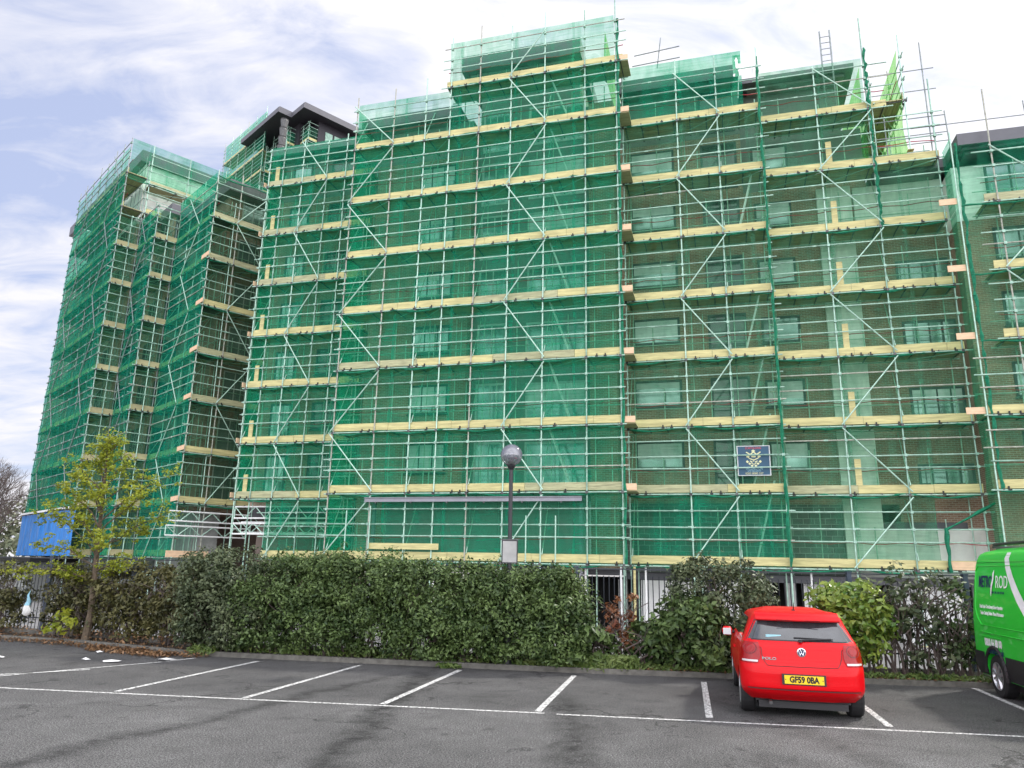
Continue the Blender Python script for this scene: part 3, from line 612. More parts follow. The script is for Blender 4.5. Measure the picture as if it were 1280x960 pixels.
# side run back along the higher roof
oG = Mw(12.0, 2.0)
scaffold('short scaffold return on the upper right corner with lime backlit netting', oG, AM+90, [0, 2.2, 4.4, 6.6], [(ZK[7]+.0, 0, 6.6)], zb=19.2, tops=[24.6, 24.4, 24.2, 24.2], ntr=6)
netting('lime backlit netting on the upper right return', oG, AM+90, 0, 6.5, [19.2, 21.5, 24.1], 'netl', hem=False)
oG2 = Mw(5.6, 14.2)
# F far right
oF = Mw(13.1, .75); SF = [0, 1.35, 3.6, 5.9, 8.2]
scaffold('scaffold at the far right above the green van', oF, AM, SF, [(ZK[k]+.03, .9 if k > 2 else 0.05, 8.2) for k in range(1, 6)], tops=[18.9, 20.6, 19.6, 19.6, 19.6], brace=(1, 3), basek=1, ntr=7)
netting('netting on the far right scaffold above the green van', oF, AM, .1, 8.2, Zr(0, 5), 'neto'); netting('pale netting over the white rendered top storey', oF, AM, .1, 8.2, [ZK[5]-.03, 18.55], 'netup')
# B left of centre
oB = Mw(-19.05, 2.2); SB = [0, .85, 2.05, 3.5, 4.6, 5.9]
scaffold('scaffold between the left wing and the centre with upright end planks', oB, AM, SB, [(ZK[0], 1.7, 6.2)]+[(ZK[k], 0, 6.2) for k in range(1, 8)], tops=[23.9, 24.2, 24.0, 24.2, 24.0, 24.2], brace=(2,), ntr=7)
netting('green netting between the left wing and the centre', oB, AM, .0, 6.2, Zr(1, 7)+[24.0], 'net'); netting('low green netting beside the lattice beams', oB, AM, 1.7, 6.2, Zr(0, 1), 'net')
# end returns (netting on the ends of the projecting runs)
def end_net(label, u, v0, v1, zs, mat, flip=False):
    # runs front to back at constant u; outside faces away
    if flip: netting(label, Mw(u, v1), AM-90, 0, v1-v0, zs, mat, hem=False, y=.02, belly=.05)
    else: netting(label, Mw(u, v0), AM+90, 0, v1-v0, zs, mat, hem=False, y=.02, belly=.05)
end_net('bright green side netting closing the left end of the central scaffold', -12.78, .1, 2.3, Zr(0, 7)+[24.0], 'net', True)
end_net('side netting closing the left end beside the wing', -19.1, 2.3, 5.2, Zr(1, 7)+[23.6], 'net', True)
end_net('side netting on the right end of the central scaffold', .05, .1, 1.2, Zr(0, 8)+[26.6], 'net')
end_net('side netting between the banner bay and the white pier bay', 6.12, 1.3, 2.0, Zr(0, 7)+[24.0], 'neto')
end_net('side netting on the left end of the far right scaffold', 13.1, .8, 2.0, Zr(0, 6)+[18.9], 'net', True)
end_net('lime backlit netting on the right side of the tower platform', -.55, .9, 6.5, [ZK[8], 26.7], 'netl'); end_net('lime backlit netting behind the ladder at the upper right roof', 10.55, 2.7, 9.5, [19.3, 21.6, 24.0], 'netl')
def vhem(label, u, v, z0, z1):
    q = random.Random(int(u*10)); pts = [Vector((.025*math.sin(i*1.3)+q.uniform(-.02, .02), q.uniform(-.03, .03), (z1-z0)*i/60)) for i in range(61)]
    g = MB(); g.path(pts, [.055*q.uniform(.4, 1.5) for _ in pts], 'hem', 5); o = g.build('gathered_netting'); p = Mw(u, v); o.location = (p[0], p[1], z0); tag(o, label, 'netting')
vhem('dark green gathered net edge down the right corner of the central scaffold', .12, .0, 2.2, 26.5)
vhem('dark green gathered net edge beside the navy banner', 6.1, 1.12, 2.2, 24.2)
vhem('dark green gathered net edge on the left corner of the central scaffold', -12.9, .3, 2.2, 22.5)
vhem('dark green gathered net edge below the upper right platform', 10.6, 1.93, 15.8, 24.4)
vhem('dark green gathered net edge of the far right scaffold', 13.25, .75, 4.9, 18.6)
# small end boards (plank ends poking out past the standards)
def plank(label, u, v, z, l, h=.25, t_=.04, ang=AM, mat='woodn', tilt=0, w=None, org=None):
    g = MB(); g.box((0, 0, 0), (l, t_, h), mat)
    if w: g.box((.0, t_+.002, -.045), (l, w, -.002), 'woodd')
    o = g.build('scaffold_board'); p = org or Mw(u, v); o.location = (p[0], p[1], z); o.rotation_euler = (0, R(tilt), R(ang))
    tag(o, label, 'board', 'loose scaffold boards')
ORD = ['ground', 'first', 'second', 'third', 'fourth', 'fifth', 'sixth', 'seventh', 'eighth', 'ninth']
for k in range(1, 9): plank('pale board end jutting right of the central scaffold at its %s deck' % ORD[k], .09, .02, ZK[k]+.02, .48, w=1.2)
for k in range(1, 8): plank('orange board end jutting left beside the wing at the %s deck' % ORD[k], -19.12, 3.1, ZK[k]+.05, .9, ang=AM-105)
for k in range(2, 7): plank('pinkish board end left of the far right scaffold at its %s deck' % ORD[k], 12.45, .8, ZK[k]+.05, .62) if k < 6 else None
for k in range(1, 7): plank('orange board end on the outer corner of the wing at its %s deck' % ORD[k], 0, 0, ZK[k]+.04, .95, ang=AW, org=Ww(-.75, -.12), tilt=-2)
def uplank(lab, u, v, z, h):
    g = MB(); g.box((0, 0, 0), (.23, .04, h), 'wood'); o = g.build('scaffold_board'); o.location = (*Mw(u, v)[:2], z); o.rotation_euler = (0, 0, R(AM)); tag(o, lab, 'board', 'upright scaffold boards')
for k in range(1, 7): uplank('upright plank before the white pier on the %s deck of the right scaffold' % ORD[k], 8.75, 2.08, ZK[k]+.1, 1.25)
for k in range(1, 8): uplank('upright plank at the left end of the %s deck beside the wing' % ORD[k], -18.72, 2.28, ZK[k]+.06, 1.1)
# wing scaffolds
ZW = ZK[:7]+[21.35, 24.0]
oW1 = Ww(-20.0, -2.7); 
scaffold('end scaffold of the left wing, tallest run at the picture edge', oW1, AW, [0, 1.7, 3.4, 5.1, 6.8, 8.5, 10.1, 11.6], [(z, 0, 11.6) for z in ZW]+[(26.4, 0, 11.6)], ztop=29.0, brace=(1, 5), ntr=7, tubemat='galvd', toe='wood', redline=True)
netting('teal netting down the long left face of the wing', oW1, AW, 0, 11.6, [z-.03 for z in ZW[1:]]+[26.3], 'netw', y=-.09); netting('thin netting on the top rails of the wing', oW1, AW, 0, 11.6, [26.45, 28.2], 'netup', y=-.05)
netting('teal netting closing the far end of the wing scaffold', Ww(-20.0, -1.35), AW-90, 0, 1.3, [z-.03 for z in ZW[1:]]+[26.3], 'netw', y=.02, hem=False, belly=.03)
# protruding transom ends at the picture edge
g = thing('tube_ends', 'row of tube ends sticking out at the left edge of the wing', 'tubes', (oW1[0], oW1[1], 0), AW)
for z in ZW[:-1]:
    for h in (.6, 1.1, 1.6):
        m_ = MB(); m_.tube((-.75+rng.uniform(-.1, .2), .05, z+h), (.3, .05, z+h), .026, 'galvd'); m_.build('tube', g)
oW2 = Ww(-8.4, -1.35)
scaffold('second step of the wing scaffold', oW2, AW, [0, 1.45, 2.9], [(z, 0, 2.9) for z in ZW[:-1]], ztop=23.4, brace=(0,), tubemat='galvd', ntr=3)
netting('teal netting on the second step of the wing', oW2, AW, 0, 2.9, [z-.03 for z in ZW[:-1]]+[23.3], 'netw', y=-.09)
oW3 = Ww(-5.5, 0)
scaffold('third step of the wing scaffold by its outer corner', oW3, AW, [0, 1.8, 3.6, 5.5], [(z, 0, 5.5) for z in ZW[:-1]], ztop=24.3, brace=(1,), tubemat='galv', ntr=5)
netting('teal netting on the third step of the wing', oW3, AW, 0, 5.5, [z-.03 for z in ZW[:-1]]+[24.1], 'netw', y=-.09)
# open bays facing right
scaffold('narrow open scaffold bay between first and second steps of the wing', Ww(-8.4, -2.7), AW+90, [0, .7, 1.35], [(z, 0, 1.35) for z in ZW[:-1]], ztop=23.4, ntr=2, redline=False, inner=False, toe='woodd')
scaffold('narrow open scaffold bay between second and third steps of the wing', Ww(-5.5, -1.35), AW+90, [0, .7, 1.35], [(z, 0, 1.35) for z in ZW[:-1]], ztop=23.4, ntr=2, redline=False, inner=False, toe='woodd')
for nm_, x_, y_ in (('first', -8.4, -2.7), ('second', -5.5, -1.35)): netting('thin netting over the %s open bay of the stepped wing' % nm_, Ww(x_, y_), AW+90, 0, 1.35, [z-.03 for z in ZW[:-1]]+[23.3], 'neto', hem=False, belly=.02)
oA = Ww(0, 0)
scaffold('open front scaffold of the wing facing the centre', oA, AW+90, [0, 1.45, 3.1, 5.0, 7.0], [(ZW[k], 0, 7.0) for k in range(1, 8)], ztop=24.4, brace=(1,), basek=0, ntr=6, toe='wood', redline=False)
netting('very thin netting on the open front of the wing', oA, AW+90, 0, 7.0, [z-.03 for z in ZW[1:]]+[24.0], netmat('thin_grey_green_netting', (.05, .12, .08), .28, tint=(.7, .8, .7)), y=.1)
oU = Ww(-8.4, -1.3)
scaffold('upper scaffold before the white top storey of the wing', oU, AW+90, [0, 2.4, 4.9, 7.4, 9.6], [(24.0, 0.0, 9.6), (26.0, 0, 9.6)], zb=23.2, ztop=28.9, ntr=6, redline=False)
netting('clear top netting before the white top storey of the wing', oU, AW+90, -1.3, 9.6, [26.1, 28.9], 'netup')
# blue sheeting
g = MB(); nx = 90
for j in range(9):
    for i in range(nx+1):
        x = 12.7*i/nx; g.v.append((x, -.13+.04*math.sin(x*7)+.025*math.sin(x*17+j*.4), 2.62*j/8))
k_ = len(g.mats); mi_ = g.mi('tarp')
for j in range(8):
    for i in range(nx): a_ = j*(nx+1)+i; g.f.append((a_, a_+1, a_+nx+2, a_+nx+1)); g.m.append(mi_)
o = g.build('blue_sheeting', smooth=True); p = Ww(-20.1, -2.72); o.location = (p[0], p[1], 2.12); o.rotation_euler = (0, 0, R(AW)); tag(o, 'bright blue plastic sheeting round the foot of the left wing', 'sheeting')
g = MB(); g.box((0, 0, 0), (11.6, .06, .12), 'white'); g.box((0, .06, .05), (11.6, .6, .10), 'steel'); o = g.build('sheeting_gutter'); p = Ww(-20, -3.0); o.location = (p[0], p[1], 4.78); o.rotation_euler = (0, 0, R(AW)); tag(o, 'white gutter strip above the blue plastic sheeting', 'gutter')

# roof tower behind ----------------------------------------------------------
PT = Vector((-26.55, 73.34))
tw = thing('roof_tower', 'tall block far behind with dark stepped overhanging roof and netted walls', 'building', (PT.x, PT.y, 0), AW)
RP = [(-9.5, -.2), (0, -.2), (0, 1.4), (2.8, 1.4), (2.8, 11), (-9.5, 11)]
g = MB(); g.prism(RP, 50.9, 51.5, 'soffit', 'fascia'); g.prism([(-9.3, 0), (-.2, 0), (-.2, 1.6), (2.6, 1.6), (2.6, 10.8), (-9.3, 10.8)], 51.5, 51.75, 'fascia'); g.build('roof', tw)
g = MB(); g.prism([(-9, 2.6), (-.3, 2.6), (-.3, 4.0), (1.6, 4.0), (1.6, 12), (-9, 12)], 10, 50.9, 'soffit'); g.build('wall', tw)
g = MB(); g.box((-16, 2.8, 10), (-9.01, 12, 49.2), 'renderg'); g.box((-16.4, 2.0, 49.2), (-9.01, 12.3, 49.9), 'fascia'); g.build('wall', tw)
for k in range(6):
    f = MB(); f.box((1.603, 4.9+k*1.15, 46.5), (1.66, 5.8+k*1.15, 49.9), 'galv2'); f.build('window', tw)
def tscaf(lab, x0, y0, ang, S, lv, zb, zt, net='net', nl=None):
    p = PT+uW*x0+vW*y0; scaffold(lab, (p.x, p.y), ang, S, lv, zb=zb, ztop=zt, redline=False, ntr=3, rails=(.6, 1.1, 1.6, 2.1))
    if net: netting(nl, (p.x, p.y), ang, S[0], S[-1], [zb]+[l[0] for l in lv if l[0] > zb+1]+[zt-.5], net, hem=False)
tscaf('scaffold on the far tower left of its dark roof', -16.2, 0.6, AW, [0, 2.2, 4.4, 6.6, 8.9, 11.4], [(43.2, 0, 11.4), (45.8, 0, 11.4), (48.4, 0, 11.4), (51.0, 0, 11.4)], 40, 54.2, 'net', 'netting on the far tower scaffold left of the dark roof')
tscaf('scaffold return under the left eave of the far tower', -4.7, 1.0, AW+90, [0, 1.3], [(43.2, 0, 1.3), (45.8, 0, 1.3)], 40, 49.0, 'net', 'netting under the left eave of the far tower')
tscaf('scaffold under the left half of the far dark roof', -4.7, 2.0, AW, [0, 1.5, 3.6], [(43.2, 0, 3.6), (45.8, 0, 3.6), (48.2, 0, 3.6)], 40, 50.0, 'net', 'netting under the left half of the far dark roof')
tscaf('scaffold under the roof point of the far tower', -1.1, 1.6, AW+90, [0, 1.3], [(43.2, 0, 1.3), (45.8, 0, 1.3), (48.2, 0, 1.3)], 40, 50.4, 'net', 'netting under the roof point of the far tower')
tscaf('scaffold in the roof notch of the far tower', -1.1, 2.9, AW, [0, 1.3, 2.6], [(43.2, 0, 2.6), (45.8, 0, 2.6), (48.2, 0, 2.6)], 40, 50.3, 'net', 'netting in the roof notch of the far tower')
tscaf('scaffold by the right wall of the far tower', 1.5, 2.9, AW+90, [0, 1.2, 2.4], [(43.2, 0, 2.4), (45.8, 0, 2.4), (48.2, 0, 2.4)], 40, 50.3, 'neto', 'netting by the right wall of the far tower')
# rubble chute (stacked segments) on the far tower / wing corner
ch = thing('rubbish_chute', 'dark segmented chute hanging between the wing and the scaffold beside it', 'chute', (*Mw(-19.6, 3.6)[:2], 21.6), AM)
for i in range(9):
    g = MB(); g.lathe([(.15, 0), (.22, .5), (.21, .55), (.24, .6), (.12, .58)], 'fit', 10, (i*.02, 0, i*.56)); g.build('chute_segment', ch)

# dark eave roof at far right
fr = thing('roof_canopy', 'dark stepped eave roof over the white storey at the far right', 'roof', (*Mw(13.5, 1.2)[:2], 0), AM)
g = MB(); g.box((0, 0, 18.75), (11, 6, 19.25), 'fascia'); g.build('fascia', fr); g = MB(); g.box((.15, .2, 18.62), (11, 6, 18.748), 'soffit'); g.box((.3, .35, 18.5), (11, 6, 18.618), 'soffit'); g.build('soffit', fr)

# ---------------------------------------------------------------- loose things on the scaffold
def ladder(label, org, ang, p0, p1, w=.38, mat='white', up_=None):
    t = thing('ladder', label, 'ladder', (org[0], org[1], 0), ang, 'ladders between scaffold decks')
    a = Vector(p0); b = Vector(p1); s = Vector(up_ or (0, w, 0))
    for q_ in (a, a+s):
        g = MB(); g.tube(q_, q_+(b-a), .036, mat); g.build('rail', t)
    k = int((b-a).length/.3); 
    for i in range(1, k):
        g = MB(); c = a+(b-a)*i/k; g.tube(c, c+s, .018, mat, 5); g.build('rung', t)
    return t
for k in range(1, 8):
    z0, z1 = ZK[k], ZK[k+1]; ladder('aluminium ladder leaning inside the central scaffold above its %s deck' % ORD[k], Mw(0, 0), AM, (-2.1, .55, z0+.05), (-3.2, .55, z1+.35))
for k in (0, 1, 2, 3, 5):
    z0, z1 = ZK[k], ZK[k+1]; ladder('aluminium ladder leaning inside the banner scaffold above its %s deck' % ORD[k], Mw(0, 0), AM, (4.9, 1.7, z0+.05), (5.75, 1.7, z1+.5))
ladder('thin ladder standing above the upper right roof edge', Mw(0, 0), AM, (9.0, 2.5, 21.6), (9.0, 2.5, 26.0), mat='galvd', up_=(.42, 0, 0))
# loose roof tubes in a cross
g = thing('tube_cross', 'two loose tubes with a short upright above the roof right of the tower', 'tubes', (*Mw(.6, 1.6)[:2], 24.6), AM)
for a, b in (((0, 0, .45), (2.2, 0, .55)), ((.1, 0, 1.0), (2.2, 0, 1.15)), ((1.15, .05, .2), (1.35, .05, 1.8))):
    m_ = MB(); m_.tube(a, b, .028, 'galvd'); m_.build('tube', g)
m_ = MB(); m_.add([(.02*math.sin(j*1.3), .02*math.sin(i*2+j), 0) if 0 else (.17*i, .03*math.sin(i*1.9+j), .27*j) for j in range(5) for i in range(6)], [(j*6+i, j*6+i+1, j*6+i+7, j*6+i+6) for j in range(4) for i in range(5)], 'white'); o = m_.build('white_sheet', smooth=True); o.location = (*Mw(5.1, 1.32)[:2], 23.5); o.rotation_euler = (0, 0, R(AM)); tag(o, 'white sheet clipped at the top right corner of the banner scaffold', 'sheet')
# guard rails on the low roof at right
g = thing('roof_guard_rail', 'open guard rails above the lower roof at the right', 'guard rail', (*Mw(11.0, 2.2)[:2], 19.1), AM)
for h in (.5, .9, 1.25, 1.7, 3.0, 4.0):
    m_ = MB(); m_.tube((-.4, 0, h), (2.5 if h < 2.5 else 2.3, 0, h), .022, 'galvd'); m_.build('rail', g)
for x in (.2, 1.9): m_ = MB(); m_.tube((x, .1, 0), (x, .1, 1.9 if x < 1 else 5.4), .026, 'galvd'); m_.build('post', g)
g = thing('roof_guard_rail', 'single guard rail with posts above the dark far right eave', 'guard rail', (*Mw(13.2, 2.4)[:2], 19.2), AM)
m_ = MB(); m_.tube((-1, 0, 1.25), (9, 0, 1.25), .022, 'galvd'); m_.build('rail', g)
for x in (.4, 3.3, 6): m_ = MB(); m_.tube((x, 0, 0), (x-.05, 0, 1.9), .025, 'galvd'); m_.build('post', g)
# steel beam over the lowest lift and its posts
g = thing('steel_beam_frame', 'grey steel beam on posts across the foot of the central scaffold', 'beam', (*Mw(-10.9, -.12)[:2], YARD), AM)
m_ = MB(); m_.box((0, -.12, 5.06), (9.35, .0, 5.085), 'steel'); m_.box((0, -.07, 5.085), (9.35, -.05, 5.225), 'steel'); m_.box((0, -.12, 5.225), (9.35, .0, 5.25), 'steel')
for i in range(6): m_.box((.5+i*1.6, -.11, 5.0), (.56+i*1.6, -.02, 5.06), 'fit')
m_.build('beam', g)
for x in (.15, 9.15): m_ = MB(); m_.box((x, .42, 0), (x+.14, .56, 5.05), 'steel'); m_.build('post', g)
# dark plywood hoarding in the lowest lift
g = MB()
for i in range(7): g.box((i*1.28, 0, 0), (i*1.28+1.25, .03, 2.35), 'renderg')
for i in range(8): g.box((i*1.28-.03, .032, 0), (i*1.28+.03, .08, 2.35), 'framel')
o = g.build('hoarding'); o.location = (*Mw(-10.4, 1.0)[:2], 2.3); o.rotation_euler = (0, 0, R(AM)); tag(o, 'grey sheet hoarding inside the lowest lift of the central scaffold', 'hoarding')
plank('long pale board laid across the lowest lift near the hedge', -10.6, -.1, 2.62, 3.1, mat='wood')
for i, (u, z0, z1) in enumerate(((-3.8, 2.2, 4.0), (-2.6, 2.2, 4.0), (-10.6, 2.3, 4.4), (-11.7, 2.2, 4.2))):
    m_ = MB(); m_.tube((0, 0, 0), (0, 0, z1-z0), .028, 'galv'); o = m_.build('loose_tube'); o.location = (*Mw(u, -.18)[:2], z0); tag(o, ['short upright tube just right of the lamp post', 'short upright tube two paces right of the lamp post', 'short upright tube by the left post of the steel beam', 'short upright tube left of the steel beam'][i], 'tube')
# props under the lowest deck
for i, (u, v, m2) in enumerate([(-9.1, .3, 'wood'), (-7.9, .5, 'white'), (-6.4, .2, 'wood'), (-1.5, .3, 'white'), (-.1, .1, 'white'), (.35, .6, 'wood'), (.7, 1.4, 'white'), (-2.2, 1.3, 'red'), (6.9, 2.3, 'white'), (-5.2, .6, 'white')]):
    m_ = MB(); m_.tube((0, 0, 0), (0, 0, 2.6), .04 if m2 != 'wood' else .05, m2); m_.box((-.1, -.1, 0), (.1, .1, .015), 'fit'); o = m_.build('prop'); o.location = (*Mw(u, v)[:2], YARD); tag(o, ['timber coloured prop under the left half of the steel beam frame', 'white prop beside the leftmost timber coloured one', 'timber coloured prop left of the lamp post under the deck', 'white prop just left of the central scaffold corner', 'white prop right at the central scaffold corner', 'timber coloured prop nearest the white louvred doors', 'white prop set back beside the louvred doors', 'dark red prop in the open bay between hedge and louvred doors', 'white prop behind the red car', 'white prop directly behind the lamp post'][i], 'prop', 'props under the lowest deck')
# lattice beams
def lattice(label, org, ang, l, z, h=.5):
    t = thing('lattice_beam', label, 'beam', (org[0], org[1], z), ang, 'aluminium lattice beams over the underpass')
    for zz_ in (0, h): m_ = MB(); m_.tube((0, 0, zz_), (l, 0, zz_), .04, 'white'); m_.build('chord', t)
    k = max(2, int(l/.55))
    for i in range(k):
        m_ = MB(); a = l*i/k; b = l*(i+1)/k; m_.tube((a, 0, 0 if i % 2 else h), (b, 0, h if i % 2 else 0), .026, 'galv', 5); m_.build('web', t)
    for x in (0, l): m_ = MB(); m_.tube((x, 0, 0), (x, 0, h), .03, 'galv'); m_.build('web', t)
lattice('upper lattice beam over the underpass beside the wing', Ww(.1, -.4), AW+90, 9, 4.0); lattice('lower lattice beam over the underpass beside the wing', Ww(.15, -.5), AW+90, 4.3, 3.25)
lattice('second lattice beam just behind the upper one at the wing', Ww(-.9, .0), AW+90, 8, 4.05)
lattice('upper front lattice beam left of the centre scaffold', Mw(-19.2, 2.55), AM, 6.3, 4.05, .55); lattice('lower front lattice beam left of the centre scaffold', Mw(-19.2, 2.5), AM, 6.3, 3.3, .5); lattice('rear lattice beam left of the centre scaffold', Mw(-19.3, 3.3), AM, 6.6, 3.4)
# banner
M['navy'] = pbr('navy_banner', (.022, .075, .13), rough=.6, var=.1); M['gold'] = pbr('cream_gold_print', (.60, .60, .34), rough=.6, var=.03); M['pink'] = pbr('red_print', (.55, .08, .10), rough=.6, var=.03); M['cyan'] = pbr('pale_blue_print', (.30, .55, .62), rough=.6)
bn = thing('banner', 'square navy banner with geometric yellow emblem tied to the scaffold rails', 'banner', (*Mw(5.0, 1.235)[:2], 5.66), AM)
m_ = MB(); m_.box((-.58, 0, 0), (.58, .02, 1.12), 'navy'); m_.build('panel', bn)
m_ = MB()
for a, b in (((-.62, -.01, -.03), (.62, .03, -.001)), ((-.62, -.01, 1.121), (.62, .03, 1.15)), ((-.62, -.01, 0), (-.582, .03, 1.12)), ((.582, -.01, 0), (.62, .03, 1.12))): m_.box(a, b, 'framel')
m_.build('frame', bn)
m_ = MB()
def dia(cx, cz, rx, rz_): m_.add([(cx-rx, -.006, cz), (cx, -.006, cz-rz_), (cx+rx, -.006, cz), (cx, -.006, cz+rz_)], [(0, 1, 2, 3)], 'gold')
def stro(a, b, w_=.022):
    a = Vector(a); b = Vector(b); d_ = (b-a).normalized(); n_ = Vector((-d_.y, d_.x))*w_; m_.add([(*((a-n_).x, -.005), (a-n_).y), ((b-n_).x, -.005, (b-n_).y), ((b+n_).x, -.005, (b+n_).y), ((a+n_).x, -.005, (a+n_).y)], [(0, 1, 2, 3)], 'gold')
for sx in (-1, 1):
    stro((sx*.27, .90), (sx*.12, .80)); stro((sx*.12, .80), (0, .90)); stro((sx*.26, .74), (sx*.16, .70), .04); dia(sx*.24, .52, .06, .06); dia(sx*.155, .44, .055, .05); dia(sx*.07, .36, .055, .05)
    stro((sx*.18, .66), (0, .58), .02); stro((sx*.14, .55), (sx*.05, .50), .02); stro((sx*.10, .48), (0, .41), .014)
stro((-.08, .72), (.08, .72), .03); stro((0, .52), (0, .62), .015); dia(0, .94, .08, .06)
m_.build('emblem', bn)
text_mesh('SCAFFOLDING', 'lettering', 'pink', bn, (0, -.008, 1.05), (R(90), 0, 0), .115, .8); text_mesh('WELLINGTON', 'lettering', 'cyan', bn, (0, -.008, .235), (R(90), 0, 0), .115, .85)
text_mesh('SITE SECURITY', 'lettering', 'cyan', bn, (0, -.008, .145), (R(90), 0, 0), .085, .9); text_mesh('0203 8080 337', 'lettering', 'gold', bn, (0, -.008, .055), (R(90), 0, 0), .11, 1.0)

# torn netting flap at the right: gathered green strips
g = wavy((0, 0, 0), (1.7, 0, .95), 'hem', 5, .02, .06); g2 = g.build('gathered_netting'); g2.location = (*Mw(11.6, 1.85)[:2], 3.65); g2.rotation_euler = (0, 0, R(AM)); tag(g2, 'gathered green netting pulled aside in a slanting swag over red brick', 'netting')
g = MB(); pts = [Vector((.02*math.sin(i*1.7), 0, 1.7-i*.2)) for i in range(9)]; g.path(pts, [.08*rng.uniform(.6, 1.2) for _ in pts], 'hem', 6); o = g.build('gathered_netting'); o.location = (*Mw(11.6, 1.85)[:2], 2.0); tag(o, 'gathered green netting hanging straight down left of the van', 'netting')
g = MB(); g.box((0, 0, 0), (2.0, .05, .30), 'woodn'); o = g.build('scaffold_board'); o.location = (*Mw(11.6, 1.95)[:2], 2.2); o.rotation_euler = (0, 0, R(AM)); tag(o, 'orange toe board beside the white wall left of the van', 'board', 'loose scaffold boards')
g = MB(); g.box((0, 0, 0), (2.2, .05, .34), 'woodn'); o = g.build('scaffold_board'); p = Ww(.05, -.3); o.location = (p[0], p[1], 2.15); o.rotation_euler = (0, 0, R(AW+90)); tag(o, 'orange board across the open foot of the wing', 'board', 'loose scaffold boards')
#@@OBJECTS
# ---------------------------------------------------------------- foliage
def leaf_mesh(name, C, Nn, size, mat, parent=None, aspect=1.9, fold=.25, jit=.8):
    """C centres, Nn preferred normals; each leaf is two triangles folded along the midrib"""
    n = len(C); d = nrng.normal(size=(n, 3)); Nn = Nn+jit*nrng.normal(size=(n, 3)); Nn /= np.linalg.norm(Nn, axis=1)[:, None]+1e-9
    T = np.cross(d, Nn); T /= np.linalg.norm(T, axis=1)[:, None]+1e-9; B = np.cross(Nn, T)
    s = size*nrng.uniform(.6, 1.35, n)[:, None]; L = T*s*aspect/2; W = B*s/2; F_ = Nn*s*fold
    V = np.stack([C-L, C+W*.9+F_*.5-L*.1, C+L-F_*.4, C-W*.9+F_*.5-L*.1], 1).reshape(-1, 3)
    me = bpy.data.meshes.new(name); me.vertices.add(4*n); me.vertices.foreach_set('co', V.ravel().astype(np.float32))
    i = np.arange(n)*4; idx = np.stack([i, i+1, i+2, i, i+2, i+3], 1).ravel()
    me.loops.add(6*n); me.loops.foreach_set('vertex_index', idx.astype(np.int32)); me.polygons.add(2*n)
    me.polygons.foreach_set('loop_start', (np.arange(2*n)*3).astype(np.int32)); me.update(calc_edges=True); me.materials.append(M[mat] if isinstance(mat, str) else mat)
    o = bpy.data.objects.new(name, me); COL.objects.link(o)
    if parent: o.parent = parent
    return o
def shrub(name, label, loc, rad, nclump, nleaf, size, mat, rz=0, group='shrubs along the railings', cr=.26, stems=6, zc=None, boxy=4.2, inner=.25, spread=1.0, stemr=.018):
    t = thing(name, label, 'shrub', loc, rz, group); rx, ry, rz_ = rad; zc = rz_ if zc is None else zc
    d = nrng.normal(size=(nclump, 3)); d /= np.linalg.norm(d, axis=1)[:, None]
    k = (np.abs(d)**boxy).sum(1)**(-1/boxy); rr = np.where(nrng.random(nclump) < inner, nrng.uniform(.35, .8, nclump), nrng.uniform(.80, 1.10, nclump))
    c = d*k[:, None]*rr[:, None]*np.array([rx, ry, rz_]); c[:, 2] += zc; dn = d
    ci = nrng.integers(0, nclump, nleaf); q = nrng.normal(size=(nleaf, 3)); q /= np.linalg.norm(q, axis=1)[:, None]; r_ = nrng.random(nleaf)**.45*cr*nrng.uniform(.5, 1.35, nclump)[ci]
    P = c[ci]+q*r_[:, None]*np.array([spread, spread, .8]); nn = q*.7+dn[ci]*.5+np.array([0, -.1, .55]); keep = P[:, 2] > .06+.28*(.5+.5*np.sin(P[:, 0]*5+rz))*nrng.random(nleaf)**.5
    leaf_mesh('crown', P[keep], nn[keep], size, mat, t)
    g = MB()
    for i in range(stems):
        a = rng.uniform(-.8, .8)*rx; p = [Vector((a, rng.uniform(-.1, .1), 0))]; 
        for j in range(1, 5): p.append(Vector((a+rng.uniform(-.25, .25)*j/2, rng.uniform(-.12, .12)*j, zc*1.5*j/4)))
        g.path(p, [stemr*1.3, stemr*1.1, stemr, stemr*.7, stemr*.4], 'twig', 5)
        for b in range(3): q0 = p[1+b]; g.tube(q0, q0+Vector((rng.uniform(-.4, .4), rng.uniform(-.2, .2), rng.uniform(.2, .6))), stemr*.5, 'twig', 4, stemr*.2)
    g.build('stems', t); return t
def bed(x, d=.45): y = along(KERB, x)+d; return (x, y, .08)
SH = [(-6.15, 1.0, .62, 1.02, 'leafd', 'leftmost greyish hedge shrub, tallest beside the brown hedge'), (-4.7, 1.05, .62, .98, 'leafh', 'glossy dark green hedge shrub, second from the left in the tall hedge'), (-3.1, 1.1, .60, 1.02, 'leafh', 'dense hedge shrub under the left post of the steel beam'),
      (-1.5, 1.05, .58, .93, 'leafh', 'dense hedge shrub left of the lamp post'), (-.15, .95, .55, .89, 'leafh', 'hedge shrub grown round the foot of the lamp post'), (.95, .62, .50, .86, 'leafh', 'rounded right end shrub of the tall hedge beside bare railings')]
for x, rx, ry, rz_, mt, lb in SH:
    shrub('hedge_shrub', lb, bed(x, .35), (rx, ry, rz_), 210, 25000, .044, mt, rz=-8, zc=rz_+.0, cr=.31, group='shrubs of the tall hedge', stems=12)
shrub('hedge_shrub', 'round greyish green shrub behind the left side of the red car', bed(4.35, .75), (.95, .6, .95), 230, 17000, .047, 'leafd', rz=-8, zc=1.1, group='shrubs of the tall hedge')
shrub('laurel_shrub', 'leafy bright green shrub hugging the left flank of the red car', bed(3.65, .2), (.6, .45, .62), 110, 4600, .078, 'leafh', rz=-8, cr=.24)
